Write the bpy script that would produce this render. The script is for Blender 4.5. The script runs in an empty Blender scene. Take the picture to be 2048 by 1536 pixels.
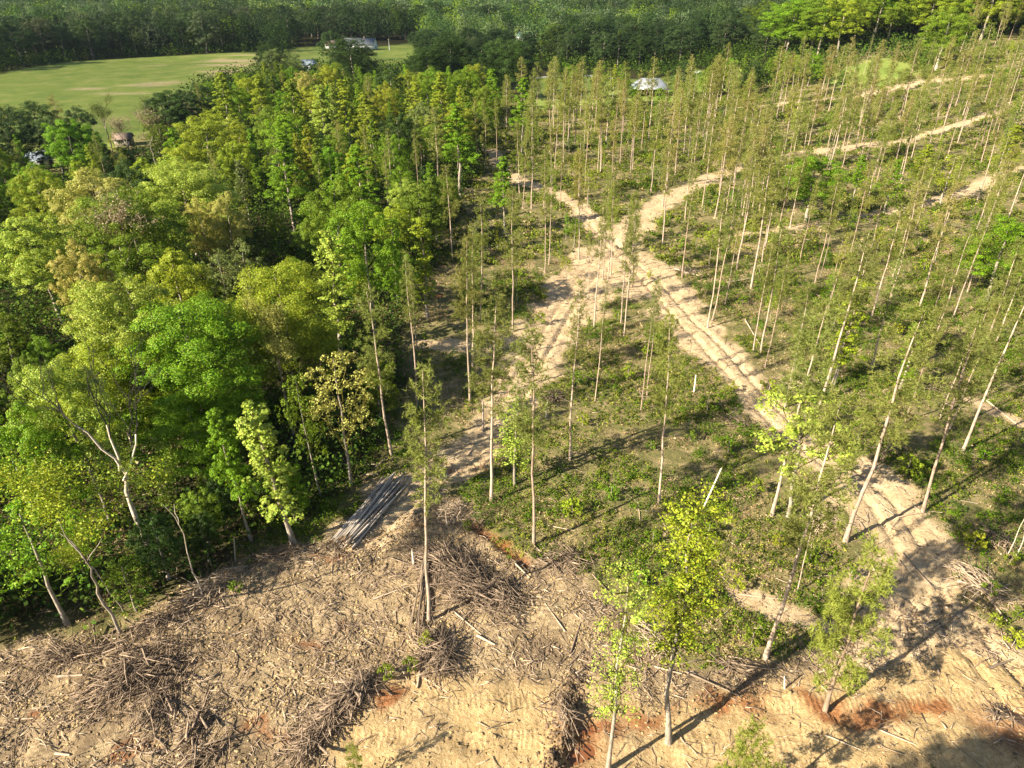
import bpy, math, random
import numpy as np

# ------------------------------------------------------------------ camera, world, sun
scene = bpy.context.scene
C = scene.collection
W, Hh = 2048.0, 1536.0            # the photograph's pixels, used to measure where things stand
F = 1435.0                        # focal length in those pixels
PITCH = math.radians(30.0)
CAMZ = 45.0
cam_d = bpy.data.cameras.new('camera')
cam_d.sensor_width = 36.0
cam_d.lens = F / W * 36.0
cam_d.clip_start = 0.5
cam_d.clip_end = 9000
cam = bpy.data.objects.new('camera', cam_d)
cam.location = (0, 0, CAMZ)
cam.rotation_euler = (math.pi / 2 - PITCH, 0, 0)
C.objects.link(cam)
scene.camera = cam

SUN_EL = math.radians(30.0)
SUN_TO = np.array([math.cos(math.radians(31)), math.sin(math.radians(31))])   # horizontal way the light travels
world = bpy.data.worlds.new("World")
scene.world = world
world.use_nodes = True
nt = world.node_tree
sky = nt.nodes.new('ShaderNodeTexSky')
sky.sky_type = 'NISHITA'
sky.sun_disc = False
sky.sun_elevation = SUN_EL
sky.sun_rotation = math.atan2(-SUN_TO[0], -SUN_TO[1])
nt.links.new(sky.outputs[0], nt.nodes['Background'].inputs[0])
nt.nodes['Background'].inputs[1].default_value = 0.05
sl = bpy.data.lights.new('sun', 'SUN')
sl.energy = 5.0
sl.angle = math.radians(0.5)
sl.color = (1.0, 0.88, 0.68)
sun = bpy.data.objects.new('sun', sl)
import mathutils
dvec = mathutils.Vector((SUN_TO[0] * math.cos(SUN_EL), SUN_TO[1] * math.cos(SUN_EL), -math.sin(SUN_EL)))
sun.rotation_euler = dvec.to_track_quat('-Z', 'Y').to_euler()
sun.location = (-60, -40, 80)
C.objects.link(sun)
scene.view_settings.view_transform = 'Standard'
scene.view_settings.look = 'None'
scene.view_settings.exposure = 1.65
scene.view_settings.gamma = 1.0
scene.render.engine = 'CYCLES'
cy = scene.cycles
cy.max_bounces = 5
cy.diffuse_bounces = 3
cy.glossy_bounces = 1
cy.transmission_bounces = 3
cy.transparent_max_bounces = 8
cy.volume_bounces = 0
cy.use_adaptive_sampling = True
cy.caustics_reflective = False
cy.caustics_refractive = False

random.seed(7)
rng = np.random.default_rng(7)

# ------------------------------------------------------------------ noise and terrain
def _hash(ix, iy, s):
    n = (ix.astype(np.int64) * 374761393 + iy.astype(np.int64) * 668265263 + s * 69069) & 0x7fffffff
    n = ((n ^ (n >> 13)) * 1274126177) & 0x7fffffff
    return ((n ^ (n >> 16)) & 0xffff) / 65535.0

def vnoise(x, y, s=0):
    ix = np.floor(x); iy = np.floor(y)
    fx = x - ix; fy = y - iy
    fx = fx * fx * (3 - 2 * fx); fy = fy * fy * (3 - 2 * fy)
    a = _hash(ix, iy, s); b = _hash(ix + 1, iy, s); c = _hash(ix, iy + 1, s); d = _hash(ix + 1, iy + 1, s)
    return (a * (1 - fx) + b * fx) * (1 - fy) + (c * (1 - fx) + d * fx) * fy

def fbm(x, y, sc, s=0, o=3):
    t = 0; a = 1; n = 0
    for k in range(o):
        t = t + a * vnoise(x / sc, y / sc, s + k * 17); n += a; a *= .5; sc *= .47
    return t / n

def sstep(a, b, x):
    t = np.clip((x - a) / (b - a), 0, 1)
    return t * t * (3 - 2 * t)

def ground_big(x, y):
    x = np.asarray(x, float); y = np.asarray(y, float)
    yy = np.maximum(y, 1)
    h = 23 * sstep(120, 330, .55 * x + .45 * y) * sstep(.12, .45, x / yy) * (1 - .5 * sstep(600, 1200, y))
    h += 1.6 * (fbm(x, y, 60, 3, 2) - .5) * sstep(70, 160, y)
    h += 7 * (fbm(x, y, 420, 9, 2) - .45) * sstep(480, 1000, y)
    h += .7 * (fbm(x, y, 14, 5, 2) - .5) * (1 - sstep(100, 200, y))
    return h

DH, FH = math.sin(PITCH), math.cos(PITCH)
def ray(px, py):
    v = py - Hh / 2
    d = np.array([px - W / 2, F * FH - v * DH, -(F * DH + v * FH)])
    return d / np.linalg.norm(d)

_ts = np.concatenate([np.arange(25, 300, .5), np.arange(300, 2600, 2.0)])
def at(px, py, h=0.0):
    """point h above the ground seen at that pixel of the photograph"""
    d = ray(px, py)
    z = CAMZ + _ts * d[2]
    g = ground_big(_ts * d[0], _ts * d[1]) + h
    below = np.nonzero(z < g)[0]
    k = below[0] if len(below) else len(_ts) - 1
    if k == 0: k = 1
    a, b = _ts[k - 1], _ts[k]
    fa = CAMZ + a * d[2] - g[k - 1]; fb = z[k] - g[k]
    t = a + (b - a) * fa / (fa - fb) if fa != fb else b
    x, y = t * d[0], t * d[1]
    return float(x), float(y), float(ground_big(x, y))

def proj(x, y, z):
    dz = CAMZ - z
    fwd = y * FH + dz * DH
    dn = dz * FH - y * DH
    return W / 2 + F * x / fwd, Hh / 2 + F * dn / fwd

def poly_px(pts):
    return np.array([at(*p)[:2] for p in pts])

def inside(x, y, P):
    r = np.zeros(x.shape, bool)
    n = len(P)
    for i in range(n):
        x1, y1 = P[i]; x2, y2 = P[(i + 1) % n]
        c = ((y1 > y) != (y2 > y))
        xi = (x2 - x1) * (y - y1) / ((y2 - y1) if y2 != y1 else 1e-9) + x1
        r ^= c & (x < xi)
    return r

def dist_line(x, y, P, closed=False, wid=None):
    """distance to polyline (optionally divided by local width)"""
    best = np.full(x.shape, 1e9)
    n = len(P)
    for i in range(n if closed else n - 1):
        a = P[i]; b = P[(i + 1) % n]
        ab = b - a; L = max(1e-9, ab @ ab)
        t = np.clip(((x - a[0]) * ab[0] + (y - a[1]) * ab[1]) / L, 0, 1)
        d = np.hypot(x - a[0] - t * ab[0], y - a[1] - t * ab[1])
        if wid is not None:
            d = d / (wid[i] * (1 - t) + wid[i + 1] * t)
        best = np.minimum(best, d)
    return best

def poly_mask(x, y, P, soft, warp=0.0, seed=0):
    s = dist_line(x, y, P, True) * np.where(inside(x, y, P), 1, -1)
    if warp: s = s + warp * (fbm(x, y, warp * 2.2, seed, 3) - .5) * 2
    return sstep(-soft, soft, s)

# tracks: pixel, half width in metres
TR = [
    [(705, 1085, 2.4), (790, 1010, 2.6), (880, 940, 2.8), (960, 880, 2.6), (1030, 790, 2.8), (1080, 700, 3.8), (1120, 630, 4.6), (1170, 560, 5.2), (1225, 490, 4.4)],
    [(1225, 490, 3.4), (1195, 450, 2.6), (1150, 410, 2.2), (1090, 380, 2.0), (1040, 362, 1.8), (1000, 335, 1.6), (985, 300, 1.4)],
    [(1235, 485, 3.2), (1290, 430, 2.8), (1350, 390, 2.8), (1400, 365, 2.6), (1460, 342, 2.4), (1510, 325, 1.3)],
    [(1225, 490, 4.0), (1300, 560, 4.6), (1370, 640, 3.8), (1440, 710, 3.0), (1520, 800, 2.4), (1600, 880, 2.6), (1690, 940, 3.4), (1770, 1010, 3.9), (1820, 1090, 4.0), (1850, 1180, 4.0), (1860, 1280, 4.2), (1830, 1380, 4.2), (1700, 1420, 2.8)],
    [(1480, 214, 1.4), (1600, 204, 1.9), (1690, 196, 2.2), (1760, 183, 2.7), (1840, 166, 2.7), (1952, 154, 2.2)],
    [(1520, 322, 1.4), (1600, 308, 1.8), (1690, 296, 2.6), (1735, 290, 2.4), (1790, 285, 1.7), (1870, 264, 1.8), (1920, 250, 1.9), (1985, 225, 2.2)],
    [(1780, 425, 1.1), (1860, 405, 1.3), (1945, 380, 2.6), (1985, 358, 2.0), (2048, 335, 1.2)],
    [(1470, 470, .7), (1560, 462, .9), (1650, 445, .9), (1760, 425, .9)],
    [(850, 690, 1.2), (900, 690, 1.8), (960, 700, 1.8), (1030, 690, 2.2)],
    [(1880, 1210, 3.0), (1960, 1300, 3.2), (2048, 1400, 3.2)],
    [(1480, 1185, .9), (1560, 1215, 1.5), (1640, 1255, 1.0)],
    [(1940, 800, .9), (2048, 850, 1.0)],
]
TRW = [(poly_px([(a, b) for a, b, c in t]), [c * 1.18 for a, b, c in t]) for t in TR]
CLEAR = poly_px([(-500, 1330), (-200, 1330), (0, 1300), (220, 1255), (330, 1200), (480, 1115), (640, 1085), (700, 1055), (770, 1030), (870, 985), (930, 1010), (960, 1060), (1090, 1110), (1180, 1170),
                 (1230, 1260), (1320, 1340), (1480, 1330), (1640, 1290), (1760, 1190), (1900, 1190), (2048, 1350), (2500, 1420), (2500, 1536), (1500, 1600), (600, 1600), (-500, 1600)])
ROAD = poly_px([(740, 1370), (860, 1350), (1100, 1375), (1300, 1385), (1600, 1360), (1900, 1300), (2300, 1380), (2300, 1560), (1700, 1600), (700, 1600), (660, 1480)])
FIELD = poly_px([(-60, 160), (100, 128), (250, 116), (420, 108), (505, 105), (550, 112), (540, 135), (470, 155), (410, 175), (350, 215), (300, 262), (230, 300), (120, 330), (-60, 360)])
LAWN = [poly_px([(735, 95), (850, 84), (860, 105), (820, 135), (735, 145)]), poly_px([(1060, 155), (1180, 148), (1300, 160), (1400, 140), (1480, 140), (1500, 165), (1440, 185), (1350, 205), (1230, 205), (1060, 220)]),
        poly_px([(1690, 132), (1760, 118), (1830, 130), (1835, 150), (1780, 170), (1700, 180), (1640, 165)]),
        poly_px([(70, 3), (130, 4), (175, 14), (170, 20), (100, 20)]), poly_px([(250, 3), (345, 2), (340, 6), (255, 6)]), poly_px([(1000, 78), (1130, 88), (1140, 108), (1000, 100)]),
        poly_px([(580, 95), (720, 88), (740, 112), (600, 150), (560, 120)])]
WOOD = poly_px([(-900, 1330), (-300, 1330), (0, 1275), (220, 1225), (330, 1170), (480, 1090), (620, 1050), (700, 985), (770, 900), (800, 830), (815, 740), (810, 640), (850, 560), (890, 480), (930, 400), (955, 340),
                (985, 270), (1000, 225), (900, 225), (700, 215), (560, 215), (430, 240), (330, 295), (240, 325), (120, 350), (-100, 365), (-900, 420)])

def dirt_mask(x, y):
    wx = x + 2.6 * (fbm(x, y, 3.0, 31, 4) - .5); wy = y + 2.6 * (fbm(x, y, 3.0, 47, 4) - .5)
    d = np.full(x.shape, 9.0)
    for P, w in TRW:
        d = np.minimum(d, dist_line(wx, wy, P, False, w))
    d = d + 1.15 * (fbm(x, y, 3.2, 77, 5) - .5)
    return 1 - sstep(.70, 1.12, d)

def clear_mask(x, y): return poly_mask(x, y, CLEAR, .8, 2.2, 11)
def road_mask(x, y): return poly_mask(x, y, ROAD, .6, 1.5, 21)
def field_mask(x, y):
    m = poly_mask(x, y, FIELD, 3, 5, 15)
    for L in LAWN: m = np.maximum(m, poly_mask(x, y, L, 2, 4, 16))
    return m
def wood_mask(x, y): return poly_mask(x, y, WOOD, 1.5, 4, 19)

# red soil patches, pixel centre and radius in metres
RED = [(620, 1285, 1.3), (680, 1262, .8), (245, 1500, .9), (300, 1508, .6), (565, 1470, 1.2), (520, 1450, .7), (1180, 1470, 2.0), (1300, 1440, 1.6), (1500, 1412, 1.8), (1640, 1418, 2.2), (1750, 1425, 2.0), (1850, 1430, 1.5), (905, 940, .7), (955, 938, .6),
       (1010, 1090, .8), (985, 1070, .6), (660, 1118, .9), (830, 1050, .6), (1440, 1408, 1.2), (780, 1390, 1.3), (60, 1440, .8), (850, 588, .8), (880, 592, .6)]
REDW = [(at(a, b), r) for a, b, r in RED]
def red_mask(x, y):
    m = np.zeros(x.shape)
    x, y = x + 3.2 * (fbm(x, y, 2.0, 53, 3) - .5), y + 2.4 * (fbm(x, y, 1.6, 54, 3) - .5)
    for (cx, cy_, _), r in REDW:
        d = np.hypot((x - cx) * .7, (y - cy_) * 1.5) / r + 1.5 * (fbm(x, y, 1.3, 51, 3) - .5)
        m = np.maximum(m, .8 * (1 - sstep(.25, 1.2, d)))
    return m
FURROW = poly_px([(1150, 1370), (1128, 1440), (1115, 1500), (1095, 1560)])
DITCH = poly_px([(940, 1045), (985, 1075), (1050, 1125)])
PUD1 = poly_px([(1165, 1440), (1205, 1450), (1200, 1490), (1150, 1536), (1120, 1560), (1125, 1500)])
PUD2 = poly_px([(1935, 1422), (1990, 1415), (2060, 1425), (2100, 1500), (2040, 1520), (2000, 1490), (1955, 1452)])

def ground_fine(x, y):
    """wheel ruts, dozer cleat marks, furrows and lumps"""
    near = 1 - sstep(120, 190, y)
    d = dirt_mask(x, y)
    c = clear_mask(x, y)
    h = np.zeros(x.shape)
    h += near * (.50 * (fbm(x, y, 1.5, 61, 4) - .5) * (.55 + .45 * np.maximum(c, .6 * d)) + .25 * (fbm(x, y, 4.5, 62, 2) - .5))
    for k in (0, 1, 2, 3, 9):
        P, w = TRW[k]
        dl = dist_line(x + .5 * (fbm(x, y, 5, 91, 2) - .5), y, P)
        h -= near * .32 * np.exp(-((dl - 1.15) / .28) ** 2)
        h += near * .07 * np.exp(-((dl - .55) / .3) ** 2)
    P, w = TRW[3]
    r = road_mask(x, y)
    wob = .9 * fbm(x, y, 9, 71, 2)
    band = np.clip(np.sin((y + .06 * x + wob) * 2 * math.pi / 1.9) * 2, -1, 1)
    h += r * near * (.035 * np.sin((x * 1.0 + wob * 2) * 2 * math.pi / .42) * (band > 0) * (fbm(x, y, 3, 72, 2) > .42) + .05 * band * .5)
    df = dist_line(x, y, FURROW)
    h += .7 * np.exp(-((df - .2) / .5) ** 2) * (fbm(x, y, .8, 73, 3) * 1.2)
    h -= .40 * np.exp(-((dist_line(x, y, DITCH)) / .45) ** 2)
    for P in (PUD1, PUD2):
        h -= .34 * poly_mask(x, y, P, .6, 2.2, 81)
    return h

def gz(x, y):
    a = np.array([x], float); b = np.array([y], float)
    return float((ground_big(a, b) + ground_fine(a, b))[0])

# ------------------------------------------------------------------ mesh helpers
def mesh_np(name, V, Q=None, T=None, mats=(), qm=None, tm=None, smooth=False):
    me = bpy.data.meshes.new(name)
    Q = np.zeros((0, 4), np.int32) if Q is None or len(Q) == 0 else np.asarray(Q, np.int32)
    T = np.zeros((0, 3), np.int32) if T is None or len(T) == 0 else np.asarray(T, np.int32)
    V = np.asarray(V, np.float32)
    me.vertices.add(len(V)); me.vertices.foreach_set('co', V.ravel())
    nl = Q.size + T.size
    me.loops.add(nl)
    me.loops.foreach_set('vertex_index', np.concatenate([Q.ravel(), T.ravel()]).astype(np.int32))
    npoly = len(Q) + len(T)
    me.polygons.add(npoly)
    ls = np.concatenate([np.arange(len(Q)) * 4, Q.size + np.arange(len(T)) * 3]).astype(np.int32)
    me.polygons.foreach_set('loop_start', ls)
    for m in mats: me.materials.append(m)
    if qm is not None or tm is not None:
        mi = np.concatenate([np.zeros(len(Q)) if qm is None else qm, np.zeros(len(T)) if tm is None else tm]).astype(np.int32)
        me.polygons.foreach_set('material_index', mi)
    if smooth: me.polygons.foreach_set('use_smooth', np.ones(npoly, bool))
    me.update(calc_edges=True)
    return me

class MB:
    def __init__(s): s.V = []; s.Q = []; s.T = []; s.qm = []; s.tm = []; s.n = 0
    def add(s, V, Q=None, T=None, m=0):
        V = np.asarray(V, float)
        s.V.append(V)
        if Q is not None and len(Q): Q = np.asarray(Q); s.Q.append(Q + s.n); s.qm.append(np.full(len(Q), m))
        if T is not None and len(T): T = np.asarray(T); s.T.append(T + s.n); s.tm.append(np.full(len(T), m))
        s.n += len(V)
    def box(s, x0, x1, y0, y1, z0, z1, m=0):
        V = [(x, y, z) for z in (z0, z1) for (x, y) in ((x0, y0), (x1, y0), (x1, y1), (x0, y1))]
        s.add(V, [(3, 2, 1, 0), (4, 5, 6, 7), (0, 1, 5, 4), (1, 2, 6, 5), (2, 3, 7, 6), (3, 0, 4, 7)], m=m)
    def tube(s, P, R, sides=5, m=0, cap=False):
        P = np.asarray(P, float); n = len(P)
        R = np.broadcast_to(np.asarray(R, float), (n,))
        d = np.gradient(P, axis=0); d /= np.linalg.norm(d, axis=1)[:, None] + 1e-9
        up = np.array([0, 0, 1.0]) if abs(d[0][2]) < .85 else np.array([1.0, 0, 0])
        a = np.cross(d, up); a /= np.linalg.norm(a, axis=1)[:, None] + 1e-9
        b = np.cross(d, a)
        th = np.arange(sides) * 2 * math.pi / sides
        V = P[:, None, :] + R[:, None, None] * (np.cos(th)[None, :, None] * a[:, None, :] + np.sin(th)[None, :, None] * b[:, None, :])
        i = np.arange(n - 1)[:, None] * sides; j = np.arange(sides)[None, :]; jn = (j + 1) % sides
        Q = np.stack([i + j, i + jn, i + sides + jn, i + sides + j], -1).reshape(-1, 4)
        V = V.reshape(-1, 3)
        T = None
        if cap:
            V = np.vstack([V, P[0], P[-1]])
            e = n * sides
            T = [(e, k, (k + 1) % sides) for k in range(sides)] + [(e + 1, (n - 1) * sides + (k + 1) % sides, (n - 1) * sides + k) for k in range(sides)]
        s.add(V, Q, None, m)
        if T is not None:
            s.T.append(np.asarray(T) + s.n - len(V)); s.tm.append(np.full(len(T), m if cap is True else cap - 1))
    def mesh(s, name, mats, smooth=False):
        return mesh_np(name, np.vstack(s.V), np.vstack(s.Q) if s.Q else None, np.vstack(s.T) if s.T else None, mats,
                       np.concatenate(s.qm) if s.qm else None, np.concatenate(s.tm) if s.tm else None, smooth)

def leaves(centers, normals, size, aspect=1.0, seed=0):
    """leaf quads, one per centre, random turn in the plane"""
    n = len(centers)
    r = np.random.default_rng(seed)
    N = normals / (np.linalg.norm(normals, axis=1)[:, None] + 1e-9)
    t = r.normal(size=(n, 3)); a = np.cross(N, t); a /= np.linalg.norm(a, axis=1)[:, None] + 1e-9
    b = np.cross(N, a)
    s = (np.asarray(size) * r.uniform(.65, 1.3, n))[:, None] * .5
    k = r.uniform(.5, 1.0, (n, 1)) * s * aspect
    V = np.stack([centers - a * s, centers + b * k - a * s * .1, centers + a * s, centers - b * k + a * s * .15], 1).reshape(-1, 3)
    Q = np.arange(4 * n).reshape(-1, 4)
    return V, Q

def link(name, me, parent=None, loc=None):
    o = bpy.data.objects.new(name, me)
    C.objects.link(o)
    if parent is not None: o.parent = parent
    if loc is not None: o.location = loc
    return o
def tag(o, label=None, cat=None, group=None, kind=None):
    if label: o['label'] = label
    if cat: o['category'] = cat
    if group: o['group'] = group
    if kind: o['kind'] = kind
    return o
def empty(name, loc, rz=0.0):
    o = bpy.data.objects.new(name, None); C.objects.link(o)
    o.location = loc; o.rotation_euler = (0, 0, rz); o.empty_display_size = .3
    return o

# ------------------------------------------------------------------ materials
def newmat(name):
    m = bpy.data.materials.new(name); m.use_nodes = True
    n = m.node_tree.nodes; n.clear()
    return m, n, m.node_tree.links
def node(n, t, **kw):
    x = n.new(t)
    for k, v in kw.items(): setattr(x, k, v)
    return x
def mixc(n, l, fac, a, b, mode='MIX'):
    x = n.new('ShaderNodeMix'); x.data_type = 'RGBA'; x.blend_type = mode
    for sock, v in ((x.inputs[0], fac), (x.inputs[6], a), (x.inputs[7], b)):
        if hasattr(v, 'is_output'): l.new(v, sock)
        elif isinstance(v, (int, float)): sock.default_value = v
        else: sock.default_value = (*v, 1)
    return x.outputs[2]
def math_(n, l, op, a, b=0.0, clamp=False):
    x = n.new('ShaderNodeMath'); x.operation = op; x.use_clamp = clamp
    for sock, v in ((x.inputs[0], a), (x.inputs[1], b)):
        if hasattr(v, 'is_output'): l.new(v, sock)
        else: sock.default_value = v
    return x.outputs[0]
def ramp(n, l, fac, stops):
    x = n.new('ShaderNodeValToRGB'); l.new(fac, x.inputs[0])
    e = x.color_ramp.elements
    while len(e) < len(stops): e.new(.5)
    for i, (p, c) in enumerate(stops): e[i].position = p; e[i].color = (*c, 1)
    return x.outputs[0]
def noise(n, l, sc, det=4, rough=.6, coord=None, dist=0.0):
    x = n.new('ShaderNodeTexNoise'); x.inputs['Scale'].default_value = sc; x.inputs['Detail'].default_value = det
    x.inputs['Roughness'].default_value = rough; x.inputs['Distortion'].default_value = dist
    if coord is not None: l.new(coord, x.inputs['Vector'])
    return x.outputs['Fac']

def leaf_material(name, trans=.38, var=.35, hue=.03):
    """colour comes from the object's own colour, each leaf a little different"""
    m, n, l = newmat(name)
    oi = n.new('ShaderNodeObjectInfo'); g = n.new('ShaderNodeNewGeometry')
    hsv = n.new('ShaderNodeHueSaturation')
    l.new(oi.outputs['Color'], hsv.inputs['Color'])
    r = g.outputs['Random Per Island']
    r2 = math_(n, l, 'FRACT', math_(n, l, 'MULTIPLY', r, 17.31))
    l.new(math_(n, l, 'MULTIPLY_ADD', r, 2 * var), hsv.inputs['Value'])
    hsv.inputs['Value'].links[0].from_node.inputs[2].default_value = 1 - var
    l.new(math_(n, l, 'MULTIPLY_ADD', r2, 2 * hue), hsv.inputs['Hue'])
    hsv.inputs['Hue'].links[0].from_node.inputs[2].default_value = .5 - hue
    d = n.new('ShaderNodeBsdfPrincipled'); d.inputs['Roughness'].default_value = .55
    d.inputs['Specular IOR Level'].default_value = .25
    t = n.new('ShaderNodeBsdfTranslucent'); mx = n.new('ShaderNodeMixShader'); mx.inputs[0].default_value = trans
    l.new(hsv.outputs[0], d.inputs['Base Color'])
    tc = mixc(n, l, 1.0, hsv.outputs[0], (1.25, 1.2, .5), 'MULTIPLY')
    l.new(tc, t.inputs['Color'])
    l.new(d.outputs[0], mx.inputs[1]); l.new(t.outputs[0], mx.inputs[2])
    o = n.new('ShaderNodeOutputMaterial'); l.new(mx.outputs[0], o.inputs[0])
    return m
def bark_material(name, c1, c2, scale=6.0, stretch=.25, objcol=False):
    m, n, l = newmat(name)
    tc = n.new('ShaderNodeTexCoord'); mp = n.new('ShaderNodeMapping'); mp.inputs['Scale'].default_value = (1, 1, stretch)
    l.new(tc.outputs['Object'], mp.inputs[0])
    f = noise(n, l, scale, 5, .7, mp.outputs[0])
    col = ramp(n, l, f, [(.32, c1), (.68, c2)])
    if objcol:
        oi = n.new('ShaderNodeObjectInfo'); col = mixc(n, l, 1.0, col, oi.outputs['Color'], 'MULTIPLY')
    g = n.new('ShaderNodeNewGeometry')
    v = math_(n, l, 'MULTIPLY_ADD', g.outputs['Random Per Island'], .5)
    v.node.inputs[2].default_value = .75
    hsv = n.new('ShaderNodeHueSaturation'); l.new(col, hsv.inputs['Color']); l.new(v, hsv.inputs['Value'])
    p = n.new('ShaderNodeBsdfPrincipled'); p.inputs['Roughness'].default_value = .9; p.inputs['Specular IOR Level'].default_value = .2
    l.new(hsv.outputs[0], p.inputs['Base Color'])
    b = n.new('ShaderNodeBump'); b.inputs['Strength'].default_value = .6; b.inputs['Distance'].default_value = .03
    l.new(f, b.inputs['Height']); l.new(b.outputs[0], p.inputs['Normal'])
    o = n.new('ShaderNodeOutputMaterial'); l.new(p.outputs[0], o.inputs[0])
    return m
def plain(name, col, rough=.8, metal=0.0, nscale=3.0, amt=.25, stretch=(1, 1, 1)):
    m, n, l = newmat(name)
    tc = n.new('ShaderNodeTexCoord'); mp = n.new('ShaderNodeMapping'); mp.inputs['Scale'].default_value = stretch
    l.new(tc.outputs['Object'], mp.inputs[0])
    f = noise(n, l, nscale, 5, .65, mp.outputs[0])
    c = ramp(n, l, f, [(.3, tuple(x * (1 - amt) for x in col)), (.7, tuple(min(1, x * (1 + amt)) for x in col))])
    p = n.new('ShaderNodeBsdfPrincipled'); p.inputs['Roughness'].default_value = rough; p.inputs['Metallic'].default_value = metal
    l.new(c, p.inputs['Base Color'])
    o = n.new('ShaderNodeOutputMaterial'); l.new(p.outputs[0], o.inputs[0])
    return m

LEAF = leaf_material('leaf', .28, .38, .022)
NEEDLE = leaf_material('needles', .34, .42, .012)
BARK = bark_material('grey_bark', (.16, .13, .10), (.40, .35, .29), 5, .3, True)
PBARK = bark_material('pine_bark', (.20, .15, .115), (.46, .39, .33), 5, .35, True)
DEAD = bark_material('bleached_wood', (.28, .24, .20), (.62, .56, .48), 7, .4, True)
STICK = bark_material('slash_wood', (.09, .065, .048), (.38, .29, .21), 2.2, 1.0)
STICKPALE = bark_material('pale_slash_wood', (.30, .22, .15), (.60, .49, .37), 2.2, 1.0)
CUT = plain('cut_wood', (.58, .42, .24), .8, 0, 8, .2)

def ground_material():
    m, n, l = newmat('ground_soil')
    tc = n.new('ShaderNodeTexCoord'); co = tc.outputs['Object']
    a1 = node(n, 'ShaderNodeAttribute', attribute_name='mask_a'); s1 = n.new('ShaderNodeSeparateColor'); l.new(a1.outputs['Color'], s1.inputs[0])
    a2 = node(n, 'ShaderNodeAttribute', attribute_name='mask_b'); s2 = n.new('ShaderNodeSeparateColor'); l.new(a2.outputs['Color'], s2.inputs[0])
    big = noise(n, l, .09, 4, .6, co); mid = noise(n, l, .55, 5, .65, co, .6); fin = noise(n, l, 3.2, 6, .7, co, .8); vf = noise(n, l, 11, 4, .7, co, 1.5)
    # brushy floor of the thinned stand: straw, dead fern, moss and green
    brush = ramp(n, l, mid, [(.36, (.045, .062, .012)), (.48, (.11, .105, .03)), (.56, (.26, .19, .095)), (.68, (.48, .36, .22))])
    brush = mixc(n, l, math_(n, l, 'MULTIPLY', ramp(n, l, fin, [(.40, (0, 0, 0)), (.62, (1, 1, 1))]), .6), brush, (.11, .16, .02))
    brush = mixc(n, l, .45, brush, ramp(n, l, vf, [(.3, (.08, .08, .025)), (.7, (.40, .32, .18))]))
    # dark litter under the closed wood
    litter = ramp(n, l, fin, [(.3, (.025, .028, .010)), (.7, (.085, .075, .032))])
    # pasture
    past = ramp(n, l, big, [(.35, (.12, .20, .03)), (.52, (.20, .26, .045)), (.66, (.30, .31, .085))])
    past = mixc(n, l, math_(n, l, 'MULTIPLY', ramp(n, l, mid, [(.5, (0, 0, 0)), (.75, (1, 1, 1))]), .6), past, (.34, .31, .14))
    past = mixc(n, l, .35, past, ramp(n, l, fin, [(.35, (.10, .16, .03)), (.65, (.28, .34, .09))]))
    # pale sandy dirt of the skid tracks
    dirt = ramp(n, l, mid, [(.30, (.34, .225, .115)), (.50, (.54, .40, .23)), (.70, (.66, .53, .34))])
    dirt = mixc(n, l, .45, dirt, ramp(n, l, fin, [(.33, (.24, .165, .095)), (.50, (.52, .40, .25)), (.68, (.68, .57, .40))]))
    # chewed bark, mulch and clay of the landing
    mul = ramp(n, l, mid, [(.28, (.15, .10, .045)), (.48, (.37, .26, .125)), (.66, (.56, .425, .225))])
    mul = mixc(n, l, .55, mul, ramp(n, l, fin, [(.36, (.08, .055, .03)), (.50, (.38, .275, .14)), (.64, (.66, .52, .31))]))
    mul = mixc(n, l, .35, mul, ramp(n, l, vf, [(.36, (.12, .085, .055)), (.64, (.60, .50, .37))]))
    drift = noise(n, l, .22, 5, .7, co, 1.2)
    mul = mixc(n, l, math_(n, l, 'MULTIPLY', ramp(n, l, drift, [(.44, (0, 0, 0)), (.58, (1, 1, 1))]), .65), mul, (.15, .105, .065))
    road = ramp(n, l, fin, [(.3, (.30, .20, .095)), (.5, (.47, .335, .165)), (.72, (.62, .48, .28))])
    red = ramp(n, l, fin, [(.3, (.16, .050, .018)), (.7, (.34, .125, .045))])
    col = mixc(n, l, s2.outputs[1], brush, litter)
    col = mixc(n, l, s1.outputs[2], col, past)
    col = mixc(n, l, s1.outputs[1], col, mul)
    col = mixc(n, l, s1.outputs[0], col, dirt)
    col = mixc(n, l, s2.outputs[2], col, road)
    col = mixc(n, l, s2.outputs[0], col, red)
    p = n.new('ShaderNodeBsdfPrincipled'); p.inputs['Roughness'].default_value = .95; p.inputs['Specular IOR Level'].default_value = .1
    l.new(col, p.inputs['Base Color'])
    wv = n.new('ShaderNodeTexWave'); wv.wave_type = 'BANDS'; wv.bands_direction = 'X'; wv.inputs['Scale'].default_value = .78; wv.inputs['Distortion'].default_value = 9.0; wv.inputs['Detail'].default_value = 3; wv.inputs['Detail Scale'].default_value = .35
    l.new(co, wv.inputs['Vector'])
    rows = n.new('ShaderNodeTexWave'); rows.wave_type = 'BANDS'; rows.bands_direction = 'Y'; rows.inputs['Scale'].default_value = .11; rows.inputs['Distortion'].default_value = 3.0; rows.inputs['Detail'].default_value = 2; rows.inputs['Detail Scale'].default_value = .2
    l.new(co, rows.inputs['Vector'])
    trd = math_(n, l, 'MULTIPLY', math_(n, l, 'MULTIPLY', wv.outputs['Fac'], ramp(n, l, rows.outputs['Fac'], [(.35, (0, 0, 0)), (.6, (1, 1, 1))])), s2.outputs[2])
    fin0 = fin; fin = math_(n, l, 'ADD', fin, math_(n, l, 'MULTIPLY', trd, .20))
    hsum = math_(n, l, 'ADD', math_(n, l, 'MULTIPLY', fin, 1.0), math_(n, l, 'MULTIPLY', vf, .35))
    b = n.new('ShaderNodeBump'); b.inputs['Strength'].default_value = .9; b.inputs['Distance'].default_value = .22
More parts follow.
